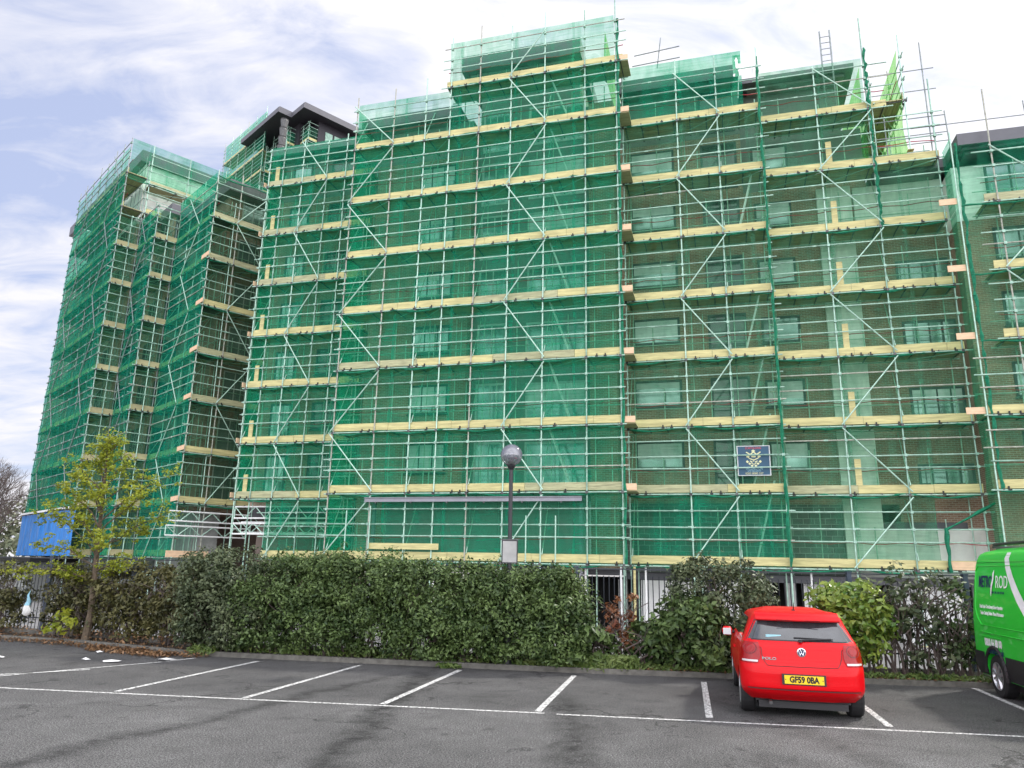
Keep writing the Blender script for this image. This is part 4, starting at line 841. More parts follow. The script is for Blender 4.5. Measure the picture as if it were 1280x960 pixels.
shrub('laurel_shrub', 'yellow green laurel right of the red car', bed(6.75, .45), (.62, .42, .62), 110, 4200, .082, 'leafy', zc=.98, rz=-8, cr=.25, stems=10)
shrub('laurel_shrub', 'small dark laurel low beside the right flank of the red car', bed(6.0, .35), (.4, .35, .5), 60, 1500, .08, 'leafh', rz=-8, cr=.2)
shrub('sparse_bush', 'leggy sparse bush with bare stems between laurel and van', bed(7.9, .5), (.75, .35, .95), 60, 1500, .07, 'leafd', zc=1.12, rz=-8, cr=.2, stems=22, inner=.6)
shrub('sparse_bush', 'thin twiggy bush by the navy post nearest the van', bed(8.9, .7), (.35, .35, .8), 30, 700, .07, 'leafh', zc=1.0, rz=-8, cr=.2, stems=12, inner=.6)
shrub('sparse_bush', 'reddish thin bush in front of the dark railings gap', bed(2.3, .6), (.35, .25, .55), 20, 500, .06, 'leafr', zc=.85, rz=-8, cr=.16, stems=8, inner=.6, stemr=.01)
shrub('laurel_shrub', 'small spiky green shrub before the white louvred doors', bed(3.0, .45), (.5, .35, .42), 55, 1500, .085, 'leafh', rz=-8, cr=.2, zc=.5)
shrub('laurel_shrub', 'low leafy shrub right next to the tall hedge end', bed(1.65, .35), (.42, .35, .45), 45, 1300, .09, 'leafh', rz=-8, cr=.2, zc=.45)
for x, rx, lb in ((-14.2, 1.5, 'brown green hedge shrub at the far left edge'), (-11.05, .75, 'brown hedge shrub behind the pale blue bag'), (-9.2, 1.25, 'olive brown hedge shrub just right of the young tree'), (-7.55, .85, 'twiggy brown hedge shrub fading out before the tall hedge')):
    shrub('brown_hedge_shrub', lb, bed(x, .75), (rx, .5, .80), 120, 6200 if rx > 1 else 3600, .06, 'leafb', rz=-22, zc=.92, group='brown hedge shrubs', stems=26, inner=.45, stemr=.012)
# verge grass and dead leaves in the bed
def scatter(x0, x1, n, d0, d1, zr=(0.02, .12), lean=1):
    x = nrng.uniform(x0, x1, n); d = nrng.uniform(d0, d1, n); y = np.interp(x, [k[0] for k in KERB], [k[1] for k in KERB])+d
    return np.stack([x, y, nrng.uniform(*zr, n)+.06], 1)
C_ = np.concatenate([scatter(.2, 10, 2600, .02, .35), scatter(-7, .2, 1100, .1, .8), scatter(-6.9, -6.3, 200, -.15, .3, (0, .15)), scatter(1.2, 2.6, 1800, .0, .4, (.0, .26)), scatter(-1.4, -.9, 160, -.25, .15, (-.04, .02))])
o = leaf_mesh('verge_grass', C_, np.tile([0, -1.2, .3], (len(C_), 1)), .04, 'grass', aspect=3.2); tag(o, 'short weedy grass along the kerb and planting bed', 'grass', kind='stuff')
C_ = np.concatenate([scatter(-16, -6.4, 2600, -.45, .6, (-.05, .03)), scatter(-9.5, -7.2, 900, -.8, .1, (-.055, .0)), scatter(2.5, 10, 900, .0, .3, (.02, .06)), scatter(-16, -7, 900, .1, .7, (.03, .25))])
o = leaf_mesh('fallen_leaves', C_, np.tile([0, 0, 1.0], (len(C_), 1)), .05, 'dead', aspect=1.5, jit=.4); tag(o, 'brown fallen leaves along the kerb under the brown hedge', 'leaves', kind='stuff')
# young tree -----------------------------------------------------------
tr = thing('maple_tree', 'young maple with fresh yellow green leaves rising from the brown hedge', 'tree', (-10.2, 18.95, .08))
g = MB(); g.path([Vector((0, 0, 0)), Vector((.03, 0, .6)), Vector((.0, 0, 1.4)), Vector((-.08, .05, 2.4)), Vector((-.12, .05, 3.4)), Vector((-.14, 0, 4.4)), Vector((-.16, 0, 5.0))], [.105, .075, .066, .055, .04, .022, .008], 'bark', 8); g.build('trunk', tr)
g = MB(); CC = []; NNn = []
brs = [(1.75, -1.9, .35, .5), (1.6, 1.0, -.2, .2), (2.0, -1.3, -.3, 1.0), (2.1, 1.7, .2, .95), (2.35, -1.5, .3, .95), (2.5, 1.3, -.4, .9), (2.7, -1.15, -.3, 1.05), (2.8, 1.75, .1, 1.25), (3.0, -.95, .4, 1.0), (3.15, .95, .3, .85), (3.4, -.85, -.1, .85), (3.5, .65, -.3, .7), (3.8, -.5, .2, .7), (3.95, .5, .1, .6), (4.3, -.28, 0, .5), (4.4, .3, .1, .5), (1.5, -.9, .3, -.1), (1.3, .5, .3, .35), (2.2, -.4, -.7, .7), (2.9, .3, -.7, .8), (1.9, .6, -.7, .5), (1.45, -2.1, .1, .15), (2.0, .9, .6, .7)]
for z0, bx, by, bz in brs:
    xx = np.interp(z0, [0, 1.4, 2.4, 3.4, 4.4, 5], [0, .0, -.08, -.12, -.14, -.16]); a = Vector((xx, 0, z0)); prev = a
    pts = [a]
    for j in range(1, 6):
        f_ = j/5; pts.append(a+Vector((bx*f_, by*f_, bz*f_**.8+.1*math.sin(f_*3)))+Vector((rng.uniform(-.05, .05), rng.uniform(-.05, .05), rng.uniform(-.04, .04))))
    g.path(pts, [.022, .018, .014, .010, .007, .003], 'bark', 5)
    ln = Vector((bx, by, bz)).length
    for j in range(int(9+ln*13)):
        f_ = rng.uniform(.22, 1.02); i = min(4, int(f_*5)); p = pts[i].lerp(pts[i+1], f_*5-i); q_ = p+Vector((rng.gauss(0, .13), rng.gauss(0, .13), rng.gauss(.02, .10)))
        if rng.random() < .5: g.tube(p, q_, .004, 'bark', 3)
        for m_ in range(15): CC.append(q_+Vector((rng.gauss(0, .055), rng.gauss(0, .055), rng.gauss(0, .035)))); NNn.append((0, -.2, 1.0))
for m_ in range(60):
    q_ = Vector((-.15+rng.gauss(0, .08), rng.gauss(0, .08), 4.35+rng.random()*.75))
    for i in range(7): CC.append(q_+Vector((rng.gauss(0, .06), rng.gauss(0, .06), rng.gauss(0, .06)))); NNn.append((0, -.2, 1))
g.build('branch', tr); leaf_mesh('crown', np.array([tuple(c) for c in CC]), np.array(NNn), .058, 'leaft', tr, aspect=1.25, jit=.55)
shrub('sapling', 'small bright sapling shoots at the foot of the young maple', (-10.75, 18.9, .1), (.3, .25, .3), 10, 130, .09, 'leaft', zc=.4, cr=.14, stems=4, stemr=.008, group='shrubs along the railings')
# bare trees far left ----------------------------------------------------
def bare(label, loc, h, seed):
    q = random.Random(seed); t = thing('bare_tree', label, 'tree', loc, q.uniform(0, 300), 'bare trees at the left edge')
    tk = MB(); tk.path([Vector((0, 0, 0)), Vector((.1, 0, h*.2)), Vector((0, .1, h*.4))], [h*.022, h*.017, h*.012], 'twig', 7); tk.build('trunk', t)
    g = MB()
    def grow(p, d, l, r, n):
        if n == 0: return
        e = p+d*l; g.tube(p, e, r, 'twig', 4 if n > 2 else 3, r*.65, cap=False)
        for i in range(3 if n > 1 else 2):
            d2 = (d+Vector((q.gauss(0, .45), q.gauss(0, .45), q.gauss(.12, .25)))).normalized(); grow(e, d2, l*q.uniform(.62, .85), r*.62, n-1)
    for i in range(5): grow(Vector((.05, 0, h*(.2+.05*i))), Vector((q.uniform(-.7, .7), q.uniform(-.7, .7), 1)).normalized(), h*.2, h*.009, 6)
    g.build('crown', t)
bare('bare grey tree nearest the wing at the left edge', (-33.0, 48, YARD), 8.5, 3); bare('bare grey tree cut by the left edge of the picture', (-38.5, 52, YARD), 10, 8); bare('smaller bare tree low behind the dark flat roof', (-45, 66, YARD), 9, 12)
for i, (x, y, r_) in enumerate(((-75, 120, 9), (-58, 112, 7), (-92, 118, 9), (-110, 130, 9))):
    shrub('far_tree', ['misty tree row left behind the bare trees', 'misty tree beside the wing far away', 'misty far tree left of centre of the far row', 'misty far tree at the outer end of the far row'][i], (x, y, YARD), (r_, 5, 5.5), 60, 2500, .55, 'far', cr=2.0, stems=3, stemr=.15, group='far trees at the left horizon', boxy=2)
o_ = MB(); o_.box((-14, 0, 0), (0, 8, 2.25), 'renderg'); o_.box((-14.2, -.3, 2.25), (.3, 8.2, 2.5), 'dark'); sh_ = o_.build('flat_roofed_shed'); sh_.location = (-27.5, 44, YARD); sh_.rotation_euler = (0, 0, R(-20)); tag(sh_, 'low shed with dark flat roof beside the blue sheeting', 'shed')

# ---------------------------------------------------------------- railings
fe = thing('railing_fence', 'dark vertical bar railings with navy posts running behind all the hedges', 'fence', (0, 0, -.3))
def fpt(x): return Vector((x, along(FEN, x), .3))
PX = [-25.6, -22.6, -19.6, -16.6, -14.0, -12.05, -9.35, -6.6, -3.85, -1.4, 1.45, 4.2, 6.95, 9.15, 12, 14.8, 17.6, 20.4]
for i, x in enumerate(PX):
    p = fpt(x); m_ = MB(); m_.box((p.x-.045, p.y-.045, -.0), (p.x+.045, p.y+.045, 2.32), 'post'); m_.box((p.x-.055, p.y-.055, 2.32), (p.x+.055, p.y+.055, 2.345), 'post'); m_.build('post', fe)
    if i == len(PX)-1: break
    a, b = fpt(x), fpt(PX[i+1]); L_ = (b-a).length; d_ = (b-a).normalized(); m_ = MB(); ns = int(L_/.115)
    for z in (.48, 2.0): m_.tube(a+Vector((0, 0, z-.0)), b+Vector((0, 0, z)), .02, 'picket', 4)
    for j in range(1, ns):
        q_ = a+(b-a)*j/ns; q_.x += rng.uniform(-.004, .004); m_.tube((q_.x, q_.y, .42), (q_.x+rng.uniform(-.01, .01), q_.y, 2.16), .0105, 'picket', 5)
    m_.build('fence_panel', fe)
# fix heights: panel geometry was laid out above the bed
m_ = MB(); fo_ = off(FEN, -.12); fi_ = off(FEN, .12)
for i in range(len(FEN)-1):
    a, b, c, d = fo_[i], fo_[i+1], fi_[i+1], fi_[i]
    m_.add([(*a, -.6), (*b, -.6), (*c, -.6), (*d, -.6), (*a, .2), (*b, .2), (*c, .2), (*d, .2)], [(4, 5, 6, 7), (0, 1, 5, 4), (2, 3, 7, 6)], 'kerbm')
o = m_.build('dwarf_wall'); tag(o, 'low grey wall carrying the dark railings', 'wall')
# bag on the railings, litter
m_ = MB(); prof = [(.005, .62), (.03, .5), (.05, .36), (.07, .25), (.12, .14), (.10, .05), (.03, 0)]
m_.lathe(prof[:4][::-1], 'bag', 10); m_.lathe(prof[3:], 'litter', 10); o = m_.build('plastic_bag', smooth=True)
for v in o.data.vertices: v.co.x += .03*math.sin(v.co.z*21+v.co.y*30); v.co.y *= .5
p = fpt(-12.35); o.location = (p.x, p.y-.35, .55); tag(o, 'pale blue plastic bag snagged on the brown hedge', 'bag')
LT = [(-7.9, 15.75, 'flattened white litter nearest the bay line under the brown hedge'), (-8.55, 16.0, 'crumpled white litter left of the flattened piece'), (-7.0, 16.2, 'small white paper scrap nearest the tall hedge'), (-10.3, 16.0, 'flat white litter furthest left on the asphalt'), (-8.9, 17.2, 'white paper scrap against the kerb'), (-11.6, 17.0, 'tiny white scrap left by the brown kerb')]
for i, (x, y, lb) in enumerate(LT):
    m_ = MB(); n_ = 9; q = random.Random(i); r0 = q.uniform(.10, .26); pts = [(r0*q.uniform(.5, 1)*math.cos(6.283*k/n_), .5*r0*q.uniform(.5, 1)*math.sin(6.283*k/n_)) for k in range(n_)]
    m_.add([(0, 0, .05)]+[(a, b, q.uniform(.006, .035)) for a, b in pts], [(0, 1+k, 1+(k+1) % n_) for k in range(n_)], 'litter'); o = m_.build('litter'); o.location = (x, y, .003); tag(o, lb, 'litter', 'white litter scraps')

# ---------------------------------------------------------------- lamp post
lp = thing('street_lamp', 'black street lamp with a clear globe standing in the hedge', 'lamp', (.02, 15.95, .05), 0)
m_ = MB(); m_.lathe([(.085, 0), (.085, .95), (.05, 1.0), (.046, 2.3), (.042, 3.98), (.06, 4.0), (.09, 4.06), (.10, 4.10), (.0, 4.10)], 'lamp', 16); m_.build('post', lp, smooth=False)
GM, gt, go_ = newmat('lamp_globe_glass')
gb = N(gt, 'ShaderNodeBsdfGlossy'); gb.inputs['Roughness'].default_value = .08; gb.inputs[0].default_value = (.8, .8, .8, 1); gp = N(gt, 'ShaderNodeBsdfTransparent'); gc = N(gt, 'ShaderNodeTexCoord'); gs = N(gt, 'ShaderNodeSeparateXYZ'); gt.links.new(gc.outputs['Object'], gs.inputs[0])
gm = N(gt, 'ShaderNodeMapRange'); gm.inputs[1].default_value = 4.275; gm.inputs[2].default_value = 4.29; gt.links.new(gs.outputs[2], gm.inputs[0])
gx_ = N(gt, 'ShaderNodeMix', data_type='RGBA'); gx_.inputs[6].default_value = (.66, .66, .58, 1); gx_.inputs[7].default_value = (.30, .31, .40, 1); gt.links.new(gm.outputs[0], gx_.inputs[0]); gt.links.new(gx_.outputs[2], gp.inputs[0])
gd = N(gt, 'ShaderNodeBsdfDiffuse'); gd.inputs[0].default_value = (.32, .33, .40, 1)
g1 = N(gt, 'ShaderNodeMixShader'); g1.inputs[0].default_value = .22; gt.links.new(gp.outputs[0], g1.inputs[1]); gt.links.new(gb.outputs[0], g1.inputs[2])
g2_ = N(gt, 'ShaderNodeMixShader'); g2_.inputs[0].default_value = .28; gt.links.new(g1.outputs[0], g2_.inputs[1]); gt.links.new(gd.outputs[0], g2_.inputs[2]); gt.links.new(g2_.outputs[0], go_.inputs[0])
m_ = MB(); m_.lathe([(.235*math.sin(a), 4.30-.235*math.cos(a)) for a in [math.pi*(.09+.91*i/18) for i in range(19)]], GM, 28); m_.build('globe', lp, smooth=True)
m_ = MB(); m_.lathe([(.0, 4.06), (.07, 4.1), (.055, 4.2), (.10, 4.24), (.0, 4.26)], 'fit', 14); m_.lathe([(.03, 4.2), (.04, 4.33), (.0, 4.36)], 'white', 10); m_.build('lamp_holder', lp)
m_ = MB(); m_.box((-.17, -.085, 2.02), (.17, -.06, 2.50), 'lamp'); m_.box((-.145, -.09, 2.045), (.145, -.086, 2.475), 'conc'); m_.box((-.04, -.075, 2.06), (.04, .06, 2.12), 'lamp'); m_.box((-.2, -.08, 2.5), (.2, -.055, 2.52), 'fit'); m_.build('sign_plate', lp)

# ---------------------------------------------------------------- vehicles
M['carred'] = pbr('red_car_paint', (.60, .0015, .006), rough=.38, var=.03, spec=.15, coat=.22); M['rubber'] = pbr('black_rubber', (.014, .014, .015), rough=.75, var=.2, scale=20); M['trim'] = pbr('black_plastic_trim', (.022, .022, .024), rough=.5)
M['cglass'] = pbr('dark_car_glass', (.035, .04, .045), rough=.06, var=.3, scale=6, spec=1.0, coat=.6); M['lens'] = pbr('red_lamp_lens', (.30, .002, .005), rough=.2, var=.15, scale=30, spec=.3, coat=.3); M['lensd'] = pbr('dark_lamp_core', (.12, .002, .004), rough=.2, spec=.3, coat=.3); M['lensw'] = pbr('clear_lamp_lens', (.55, .5, .5), rough=.15, coat=1)
M['plate'] = pbr('yellow_number_plate', (.85, .58, .015), rough=.4, var=.03); M['black'] = pbr('black_print', (.01, .01, .01), rough=.5); M['alloy'] = pbr('silver_alloy', (.5, .5, .52), rough=.3, metal=.8); M['chrome'] = pbr('chrome_badge', (.75, .76, .78), rough=.18, metal=.9)
M['vgreen'] = pbr('bright_green_van_paint', (.025, .60, .04), rough=.32, var=.04, coat=.5); M['vnavy'] = pbr('navy_lettering', (.012, .02, .09), rough=.5); M['vwhite'] = pbr('white_lettering', (.85, .87, .87), rough=.5)
def catmull(T, x):
    xs = [t[0] for t in T]; return [float(np.interp(x, xs, [t[i] for t in T])) for i in range(1, len(T[0]))]
class Body:
    """stack of rounded-rectangle slices; T rows: z, x_rear, x_front, half width, corner radius rear, corner radius front, crown of rear face"""
    def __init__(s, T): s.T = T
    def smooth(s, z):
        h = .022; r = [0]*6
        for k in (-2, -1, 0, 1, 2): r = [a+b/5 for a, b in zip(r, catmull(s.T, z+k*h))]
        return r
    def pt(s, z, side, t, o=0.):
        """side 'rear': t in -1..1 across from left(+y) to right(-y); 'right': t=x ; 'left'"""
        xr, xf, hw, cr, cf, cw = s.smooth(z)
        if side == 'rear':
            y = t*hw; e = max(0, abs(y)-(hw-cr)); x = xr+cw*(abs(t)**2)+ (cr-math.sqrt(max(0, cr*cr-min(e, cr)**2))); return Vector((x-o, y, z))
        sg = -1 if side == 'right' else 1; return Vector((t, sg*(hw+o), z))
    def ring(s, z, n=16, m=26):
        xr, xf, hw, cr, cf, cw = s.smooth(z); P = []
        # from right-front corner along right side to rear, rear face, left side, front
        L = []
        for i in range(m+1): L.append((xf-cf-(xf-cf-xr-cr-cw)*i/m, -hw))
        for i in range(1, 9): a = math.pi/2*i/8; L.append((xr+cr+cw*((1-cr/hw*(1-math.cos(a)))**2)-cr*math.sin(a), -(hw-cr)-cr*math.cos(a)))
        y0 = hw-cr
        for i in range(1, n): y = -y0+2*y0*i/n; L.append((xr+cw*(y/hw)**2, y))
        for i in range(8, 0, -1): a = math.pi/2*i/8; L.append((xr+cr+cw*((1-cr/hw*(1-math.cos(a)))**2)-cr*math.sin(a), (hw-cr)+cr*math.cos(a)))
        for i in range(m, -1, -1): L.append((xf-cf-(xf-cf-xr-cr-cw)*i/m, hw))
        for i in range(1, 9): a = math.pi/2*(1-i/8); L.append((xf-cf+cf*math.cos(a), hw-cf+cf*math.sin(a)))
        y0 = hw-cf
        for i in range(1, n): L.append((xf, y0-2*y0*i/n))
        for i in range(1, 9): a = math.pi/2*i/8; L.append((xf-cf+cf*math.cos(a), -(hw-cf)-cf*math.sin(a)))
        L.pop()
        return [(x, y, z) for x, y in L]
    def mesh(s, zs, mat, name, parent, cuts=()):
        g = MB(); rings = [s.ring(z) for z in zs]; n = len(rings[0]); V = sum(rings, []); F = []
        for k in range(len(zs)-1):
            for i in range(n): F.append((k*n+i, k*n+(i+1) % n, (k+1)*n+(i+1) % n, (k+1)*n+i))
        F = [f[::-1] for f in F]; F.append(tuple(range(n))); F.append(tuple((len(zs)-1)*n+i for i in range(n-1, -1, -1)))
        g.add(V, F, mat); o = g.build(name, parent, smooth=True)
        for (cx, cz, r, y0, y1) in cuts:
            c = MB(); c.tube((cx, y0, cz), (cx, y1, cz), r, 'trim', 32); cu = c.build('cutter'); md = o.modifiers.new('b', 'BOOLEAN'); md.object = cu; md.operation = 'DIFFERENCE'; md.solver = 'EXACT'
            ps = o.parent; o.parent = None; bpy.context.view_layer.update(); dg = bpy.context.evaluated_depsgraph_get(); me = bpy.data.meshes.new_from_object(o.evaluated_get(dg)); o.modifiers.clear(); o.data = me; o.parent = ps; bpy.data.objects.remove(cu)
        bm = bmesh.new(); bm.from_mesh(o.data); bmesh.ops.recalc_face_normals(bm, faces=bm.faces)
        for f in bm.faces: f.smooth = True
        for e in bm.edges:
            if len(e.link_faces) == 2 and e.calc_face_angle(0) > R(38): e.smooth = False
        bm.to_mesh(o.data); bm.free(); return o
    def patch(s, side, poly_rows, mat, name, parent, o=.006, nt_=18):
        """rows of (z, t0, t1)"""
        V = []; F = []
        for z, a, b in poly_rows:
            for i in range(nt_+1): V.append(s.pt(z, side, a+(b-a)*i/nt_, o))
        for k in range(len(poly_rows)-1):
            for i in range(nt_): q = k*(nt_+1)+i; F.append((q, q+1, q+nt_+2, q+nt_+1))
        g = MB(); g.add(V, F, mat); ob = g.build(name, parent, smooth=True); bm = bmesh.new(); bm.from_mesh(ob.data); bmesh.ops.recalc_face_normals(bm, faces=bm.faces)
        nv = (-1, 0, 0.2) if side == 'rear' else ((0, -1, .1) if side == 'right' else (0, 1, .1))
        av = sum((f.normal for f in bm.faces), Vector());
        if av.dot(Vector(nv)) < 0: bmesh.ops.reverse_faces(bm, faces=bm.faces)
        bm.to_mesh(ob.data); bm.free(); return ob
def rows(z0, z1, f, n=12): return [(z0+(z1-z0)*i/n,)+tuple(f(i/n)) for i in range(n+1)]
def wheel(parent, x, y, r, wd, side, spokes=5, rim='alloy'):
    t = MB(); k = side
    prof = [(r*.62, -wd/2), (r*.93, -wd/2), (r, -wd/2+.03), (r, wd/2-.03), (r*.93, wd/2), (r*.62, wd/2)]
    def rev(prof, m, n=28, g=t):
        V = []; 
        for rr, yy in prof:
            for i in range(n): a = 2*math.pi*i/n; V.append((x+rr*math.cos(a), y+yy, r+rr*math.sin(a)))
        g.add(V, [(j*n+i, j*n+(i+1) % n, (j+1)*n+(i+1) % n, (j+1)*n+i) for j in range(len(prof)-1) for i in range(n)], m)
    rev(prof, 'rubber'); w_ = t.build('wheel', parent)
    g = MB(); rev([(r*.66, k*wd/2), (r*.63, k*(wd/2+.005)), (r*.58, k*(wd/2-.03))], rim, g=g); rev([(r*.60, k*(wd/2-.06)), (.0, k*(wd/2-.06))], 'trim', g=g)
    for i in range(spokes):
        a = 2*math.pi*i/spokes+.3; g.tube((x, y+k*(wd/2-.02), r), (x+r*.6*math.cos(a), y+k*(wd/2-.02), r+r*.6*math.sin(a)), .035, rim, 5, .028)
    rev([(.07, k*(wd/2-.03)), (.06, k*(wd/2+.0)), (0, k*(wd/2+.005))], rim, n=14, g=g); g.build('rim', w_)
# red hatchback: z, xr, xf, hw, cr, cf, crown
CT = [(.24, .22, 3.75, .74, .20, .3, .10), (.30, .10, 3.90, .80, .22, .35, .10), (.36, .03, 3.95, .825, .22, .35, .10), (.43, .0, 3.97, .838, .22, .35, .10), (.48, .012, 3.97, .84, .22, .35, .10), (.64, .012, 3.95, .842, .22, .38, .10), (.70, .03, 3.92, .842, .21, .38, .10), (.745, .075, 3.86, .84, .20, .4, .09), (.80, .085, 3.70, .838, .20, .4, .09), (.94, .10, 3.35, .822, .19, .4, .08),
      (1.0, .125, 3.0, .80, .18, .35, .08), (1.045, .165, 2.92, .765, .17, .3, .08), (1.17, .27, 2.66, .715, .16, .3, .08), (1.30, .37, 2.36, .655, .15, .3, .07), (1.355, .365, 2.22, .635, .15, .3, .06), (1.40, .40, 2.05, .61, .15, .3, .06), (1.43, .60, 1.85, .55, .2, .3, .06), (1.455, .85, 1.6, .44, .25, .3, .05), (1.465, 1.05, 1.4, .25, .2, .2, .02)]
car = thing('parked_car', 'small red hatchback parked nose in to the hedge, rear towards the viewer', 'car', (4.16, 11.02, 0.0), 76.0)
B_ = Body(CT); zs = [.24, .27, .30, .33, .37, .40, .42, .44, .48, .52, .56, .60, .63, .66, .69, .72, .76, .80, .85, .90, .93, .96, .99, 1.03, 1.09, 1.15, 1.2, 1.25, 1.3, 1.33, 1.36, 1.39, 1.415, 1.435, 1.45, 1.46, 1.465]
B_.mesh(zs, 'carred', 'body', car, [(.68, .30, .335, -1.2, 1.2), (3.15, .30, .335, -1.2, 1.2)])
def hwn(z): return B_.smooth(z)[2]
B_.patch('rear', rows(1.055, 1.295, lambda t: (-.93+.06*t, .93-.06*t)), 'cglass', 'rear_window', car, .007)
B_.patch('rear', rows(1.04, 1.31, lambda t: (-.955+.04*t, .955-.04*t)), 'trim', 'window_seal', car, .004)
g = MB(); 
for i in range(20):
    pass
sp = B_.patch('rear', rows(1.315, 1.395, lambda t: (-.96, .96), 4), 'carred', 'spoiler', car, .10)
m_ = MB(); V = []; NS = 20
for i in range(NS+1):
    t = -.97+1.94*i/NS; e = 1-.25*abs(t)**4; yy = t*.60; V += [(.40+.06*t*t, yy, 1.35), (.27+.10*t*t, yy, 1.305), (.255+.10*t*t, yy, 1.33), (.45+.06*t*t, yy, 1.425), (.72, yy*.80, 1.442)]
F = []
for i in range(NS):
    for j in range(4): a = i*5+j; F.append((a, a+1, a+6, a+5))
m_.add(V, F, 'carred'); bpy.data.objects.remove(sp); m_.build('spoiler', car, smooth=True)
m_ = MB(); m_.box((.262, -.30, 1.318), (.268, .30, 1.326), 'lensd'); m_.build('brake_light', car)
# tail lamps wrap round the corner
for sg in (1, -1):
    f = lambda t, a=sg: ((a*.70, a*1.0) if t < .2 else (a*(.70-.03*t), a*1.0))
    lo_ = B_.patch('rear', rows(.735, 1.015, lambda t: (sg*(.67+.05*abs(t-.45)**2*4), sg*1.0)), 'lens', 'tail_light', car, .012)
    V = []; g = MB()
    for k_, (cz, rr, mm) in enumerate(((.925, .075, 'lensd'), (.925, .045, 'lens'))):
        ring = []; ct = sg*.84
        for i in range(20): a = 6.283*i/20; tt = ct+rr*1.2*math.cos(a)/.84; tt = max(-.999, min(.999, tt)); ring.append(B_.pt(cz+rr*math.sin(a), 'rear', tt, .016+.003*k_))
        g.add(ring, [tuple(range(20))], mm)
    g.build('lamp_ring', lo_)
    B_.patch('rear', rows(.75, .775, lambda t: (sg*.71, sg*.96), 2), 'lensw', 'reverse_light', lo_, .017)
# tailgate and bumper shut lines
def seam(pts, name='shut_line', r=.005, mat='black'):
    g = MB(); g.path([Vector(p) for p in pts], r, mat, 4); return g.build(name, car)
def rp(z, t, o=.002): return B_.pt(z, 'rear', t, o)
seam([rp(1.03, -.9), rp(.94, -.66), rp(.84, -.64), rp(.76, -.60), rp(.715, -.56)]+[rp(.708, t/10) for t in range(-5, 6)]+[rp(.715, .56), rp(.76, .60), rp(.84, .64), rp(.94, .66), rp(1.03, .9)])
seam([rp(.40, t/10, .004) for t in range(-9, 10)], r=.008, name='bumper_crease'); 
m_ = MB(); 
for z, w_ in ((.45, .0),):
    pass
B_.patch('rear', rows(.42, .47, lambda t: (-.88, .88), 4), 'carred', 'bumper_lip', car, .022)
# lower valance
m_ = MB(); m_.box((.34, -.64, .20), (.6, .64, .30), 'trim'); m_.build('valance', car)
m_ = MB(); m_.box((.3, -.6, .12), (3.5, .6, .21), 'trim'); m_.build('floor_pan', car)
# number plate in its recess
m_ = MB(); m_.box((-.012, -.29, .475), (.05, .29, .615), 'trim'); rc = m_.build('plate_recess', car)
m_ = MB(); m_.box((-.02, -.26, .49), (-.0125, .26, .601), 'plate'); m_.build('number_plate', car)
text_mesh('GF59 0BA', 'registration', 'black', car, (-.022, 0, .544), (R(90), 0, R(-90)), .112, .82, ext=.001, bold=.005)
for y in (-.245, .245): m_ = MB(); m_.box((-.0225, y-.006, .54), (-.0205, y+.006, .552), 'black'); m_.build('plate_screw', car)
# round badge with V over W
bz = .90; xb = B_.pt(bz, 'rear', 0, 0).x-.004
m_ = MB(); V = []
for rr, xx in ((.058, 0), (.060, -.010), (.050, -.012), (.048, -.006), (0, -.006)):
    for i in range(28): a = 6.283*i/28; V.append((xb+xx, rr*math.cos(a), bz+rr*math.sin(a)))
m_.add(V, [(j*28+i, j*28+(i+1) % 28, (j+1)*28+(i+1) % 28, (j+1)*28+i) for j in range(2) for i in range(28)], 'chrome'); m_.add(V, [(j*28+i, j*28+(i+1) % 28, (j+1)*28+(i+1) % 28, (j+1)*28+i) for j in range(2, 4) for i in range(28)], 'vnavy'); bdg = m_.build('badge', car)
m_ = MB(); X_ = xb-.010
for a, b in (((.018, .046), (0, .006)), ((-.018, .046), (0, .006)), ((.040, .026), (.020, -.040)), ((.020, -.040), (.0, .0)), ((0, .0), (-.020, -.040)), ((-.020, -.040), (-.040, .026))): m_.tube((X_, a[0], bz+a[1]), (X_, b[0], bz+b[1]), .0052, 'chrome', 5)
m_.build('monogram', bdg)
text_mesh('POLO', 'model_script', 'chrome', car, (B_.pt(.80, 'rear', .46, .006).x, .44, .80), (R(90), 0, R(-94)), .05, 1.5, ext=.003, bold=.0015)
# wiper, aerial, mirror, side windows
m_ = MB(); m_.tube((B_.pt(1.06, 'rear', 0, .03).x, -.02, 1.06), (B_.pt(1.08, 'rear', -.5, .03).x, -.42, 1.085), .013, 'trim', 6); m_.tube((B_.pt(1.09, 'rear', .1, .02).x, .08, 1.09), (B_.pt(1.075, 'rear', -.55, .02).x, -.45, 1.08), .008, 'trim', 5); m_.lathe([(.03, 0), (.03, .03), (0, .035)], 'trim', 10, (B_.pt(1.04, 'rear', 0, .03).x, -.0, 1.035)); m_.build('wiper', car)
m_ = MB(); m_.tube((.75, 0, 1.435), (.60, 0, 1.56), .009, 'trim', 6, .004); m_.box((.70, -.02, 1.42), (.80, .02, 1.455), 'trim'); m_.build('aerial', car)
m_ = MB(); m_.box((.36, .28, 1.08), (.365, .52, 1.12), 'litter'); m_.box((B_.pt(1.10, 'rear', .45, .009).x-.001, .25, 1.085), (B_.pt(1.10, 'rear', .45, .009).x+.004, .46, 1.12), 'cyan'); m_.build('window_sticker', car)
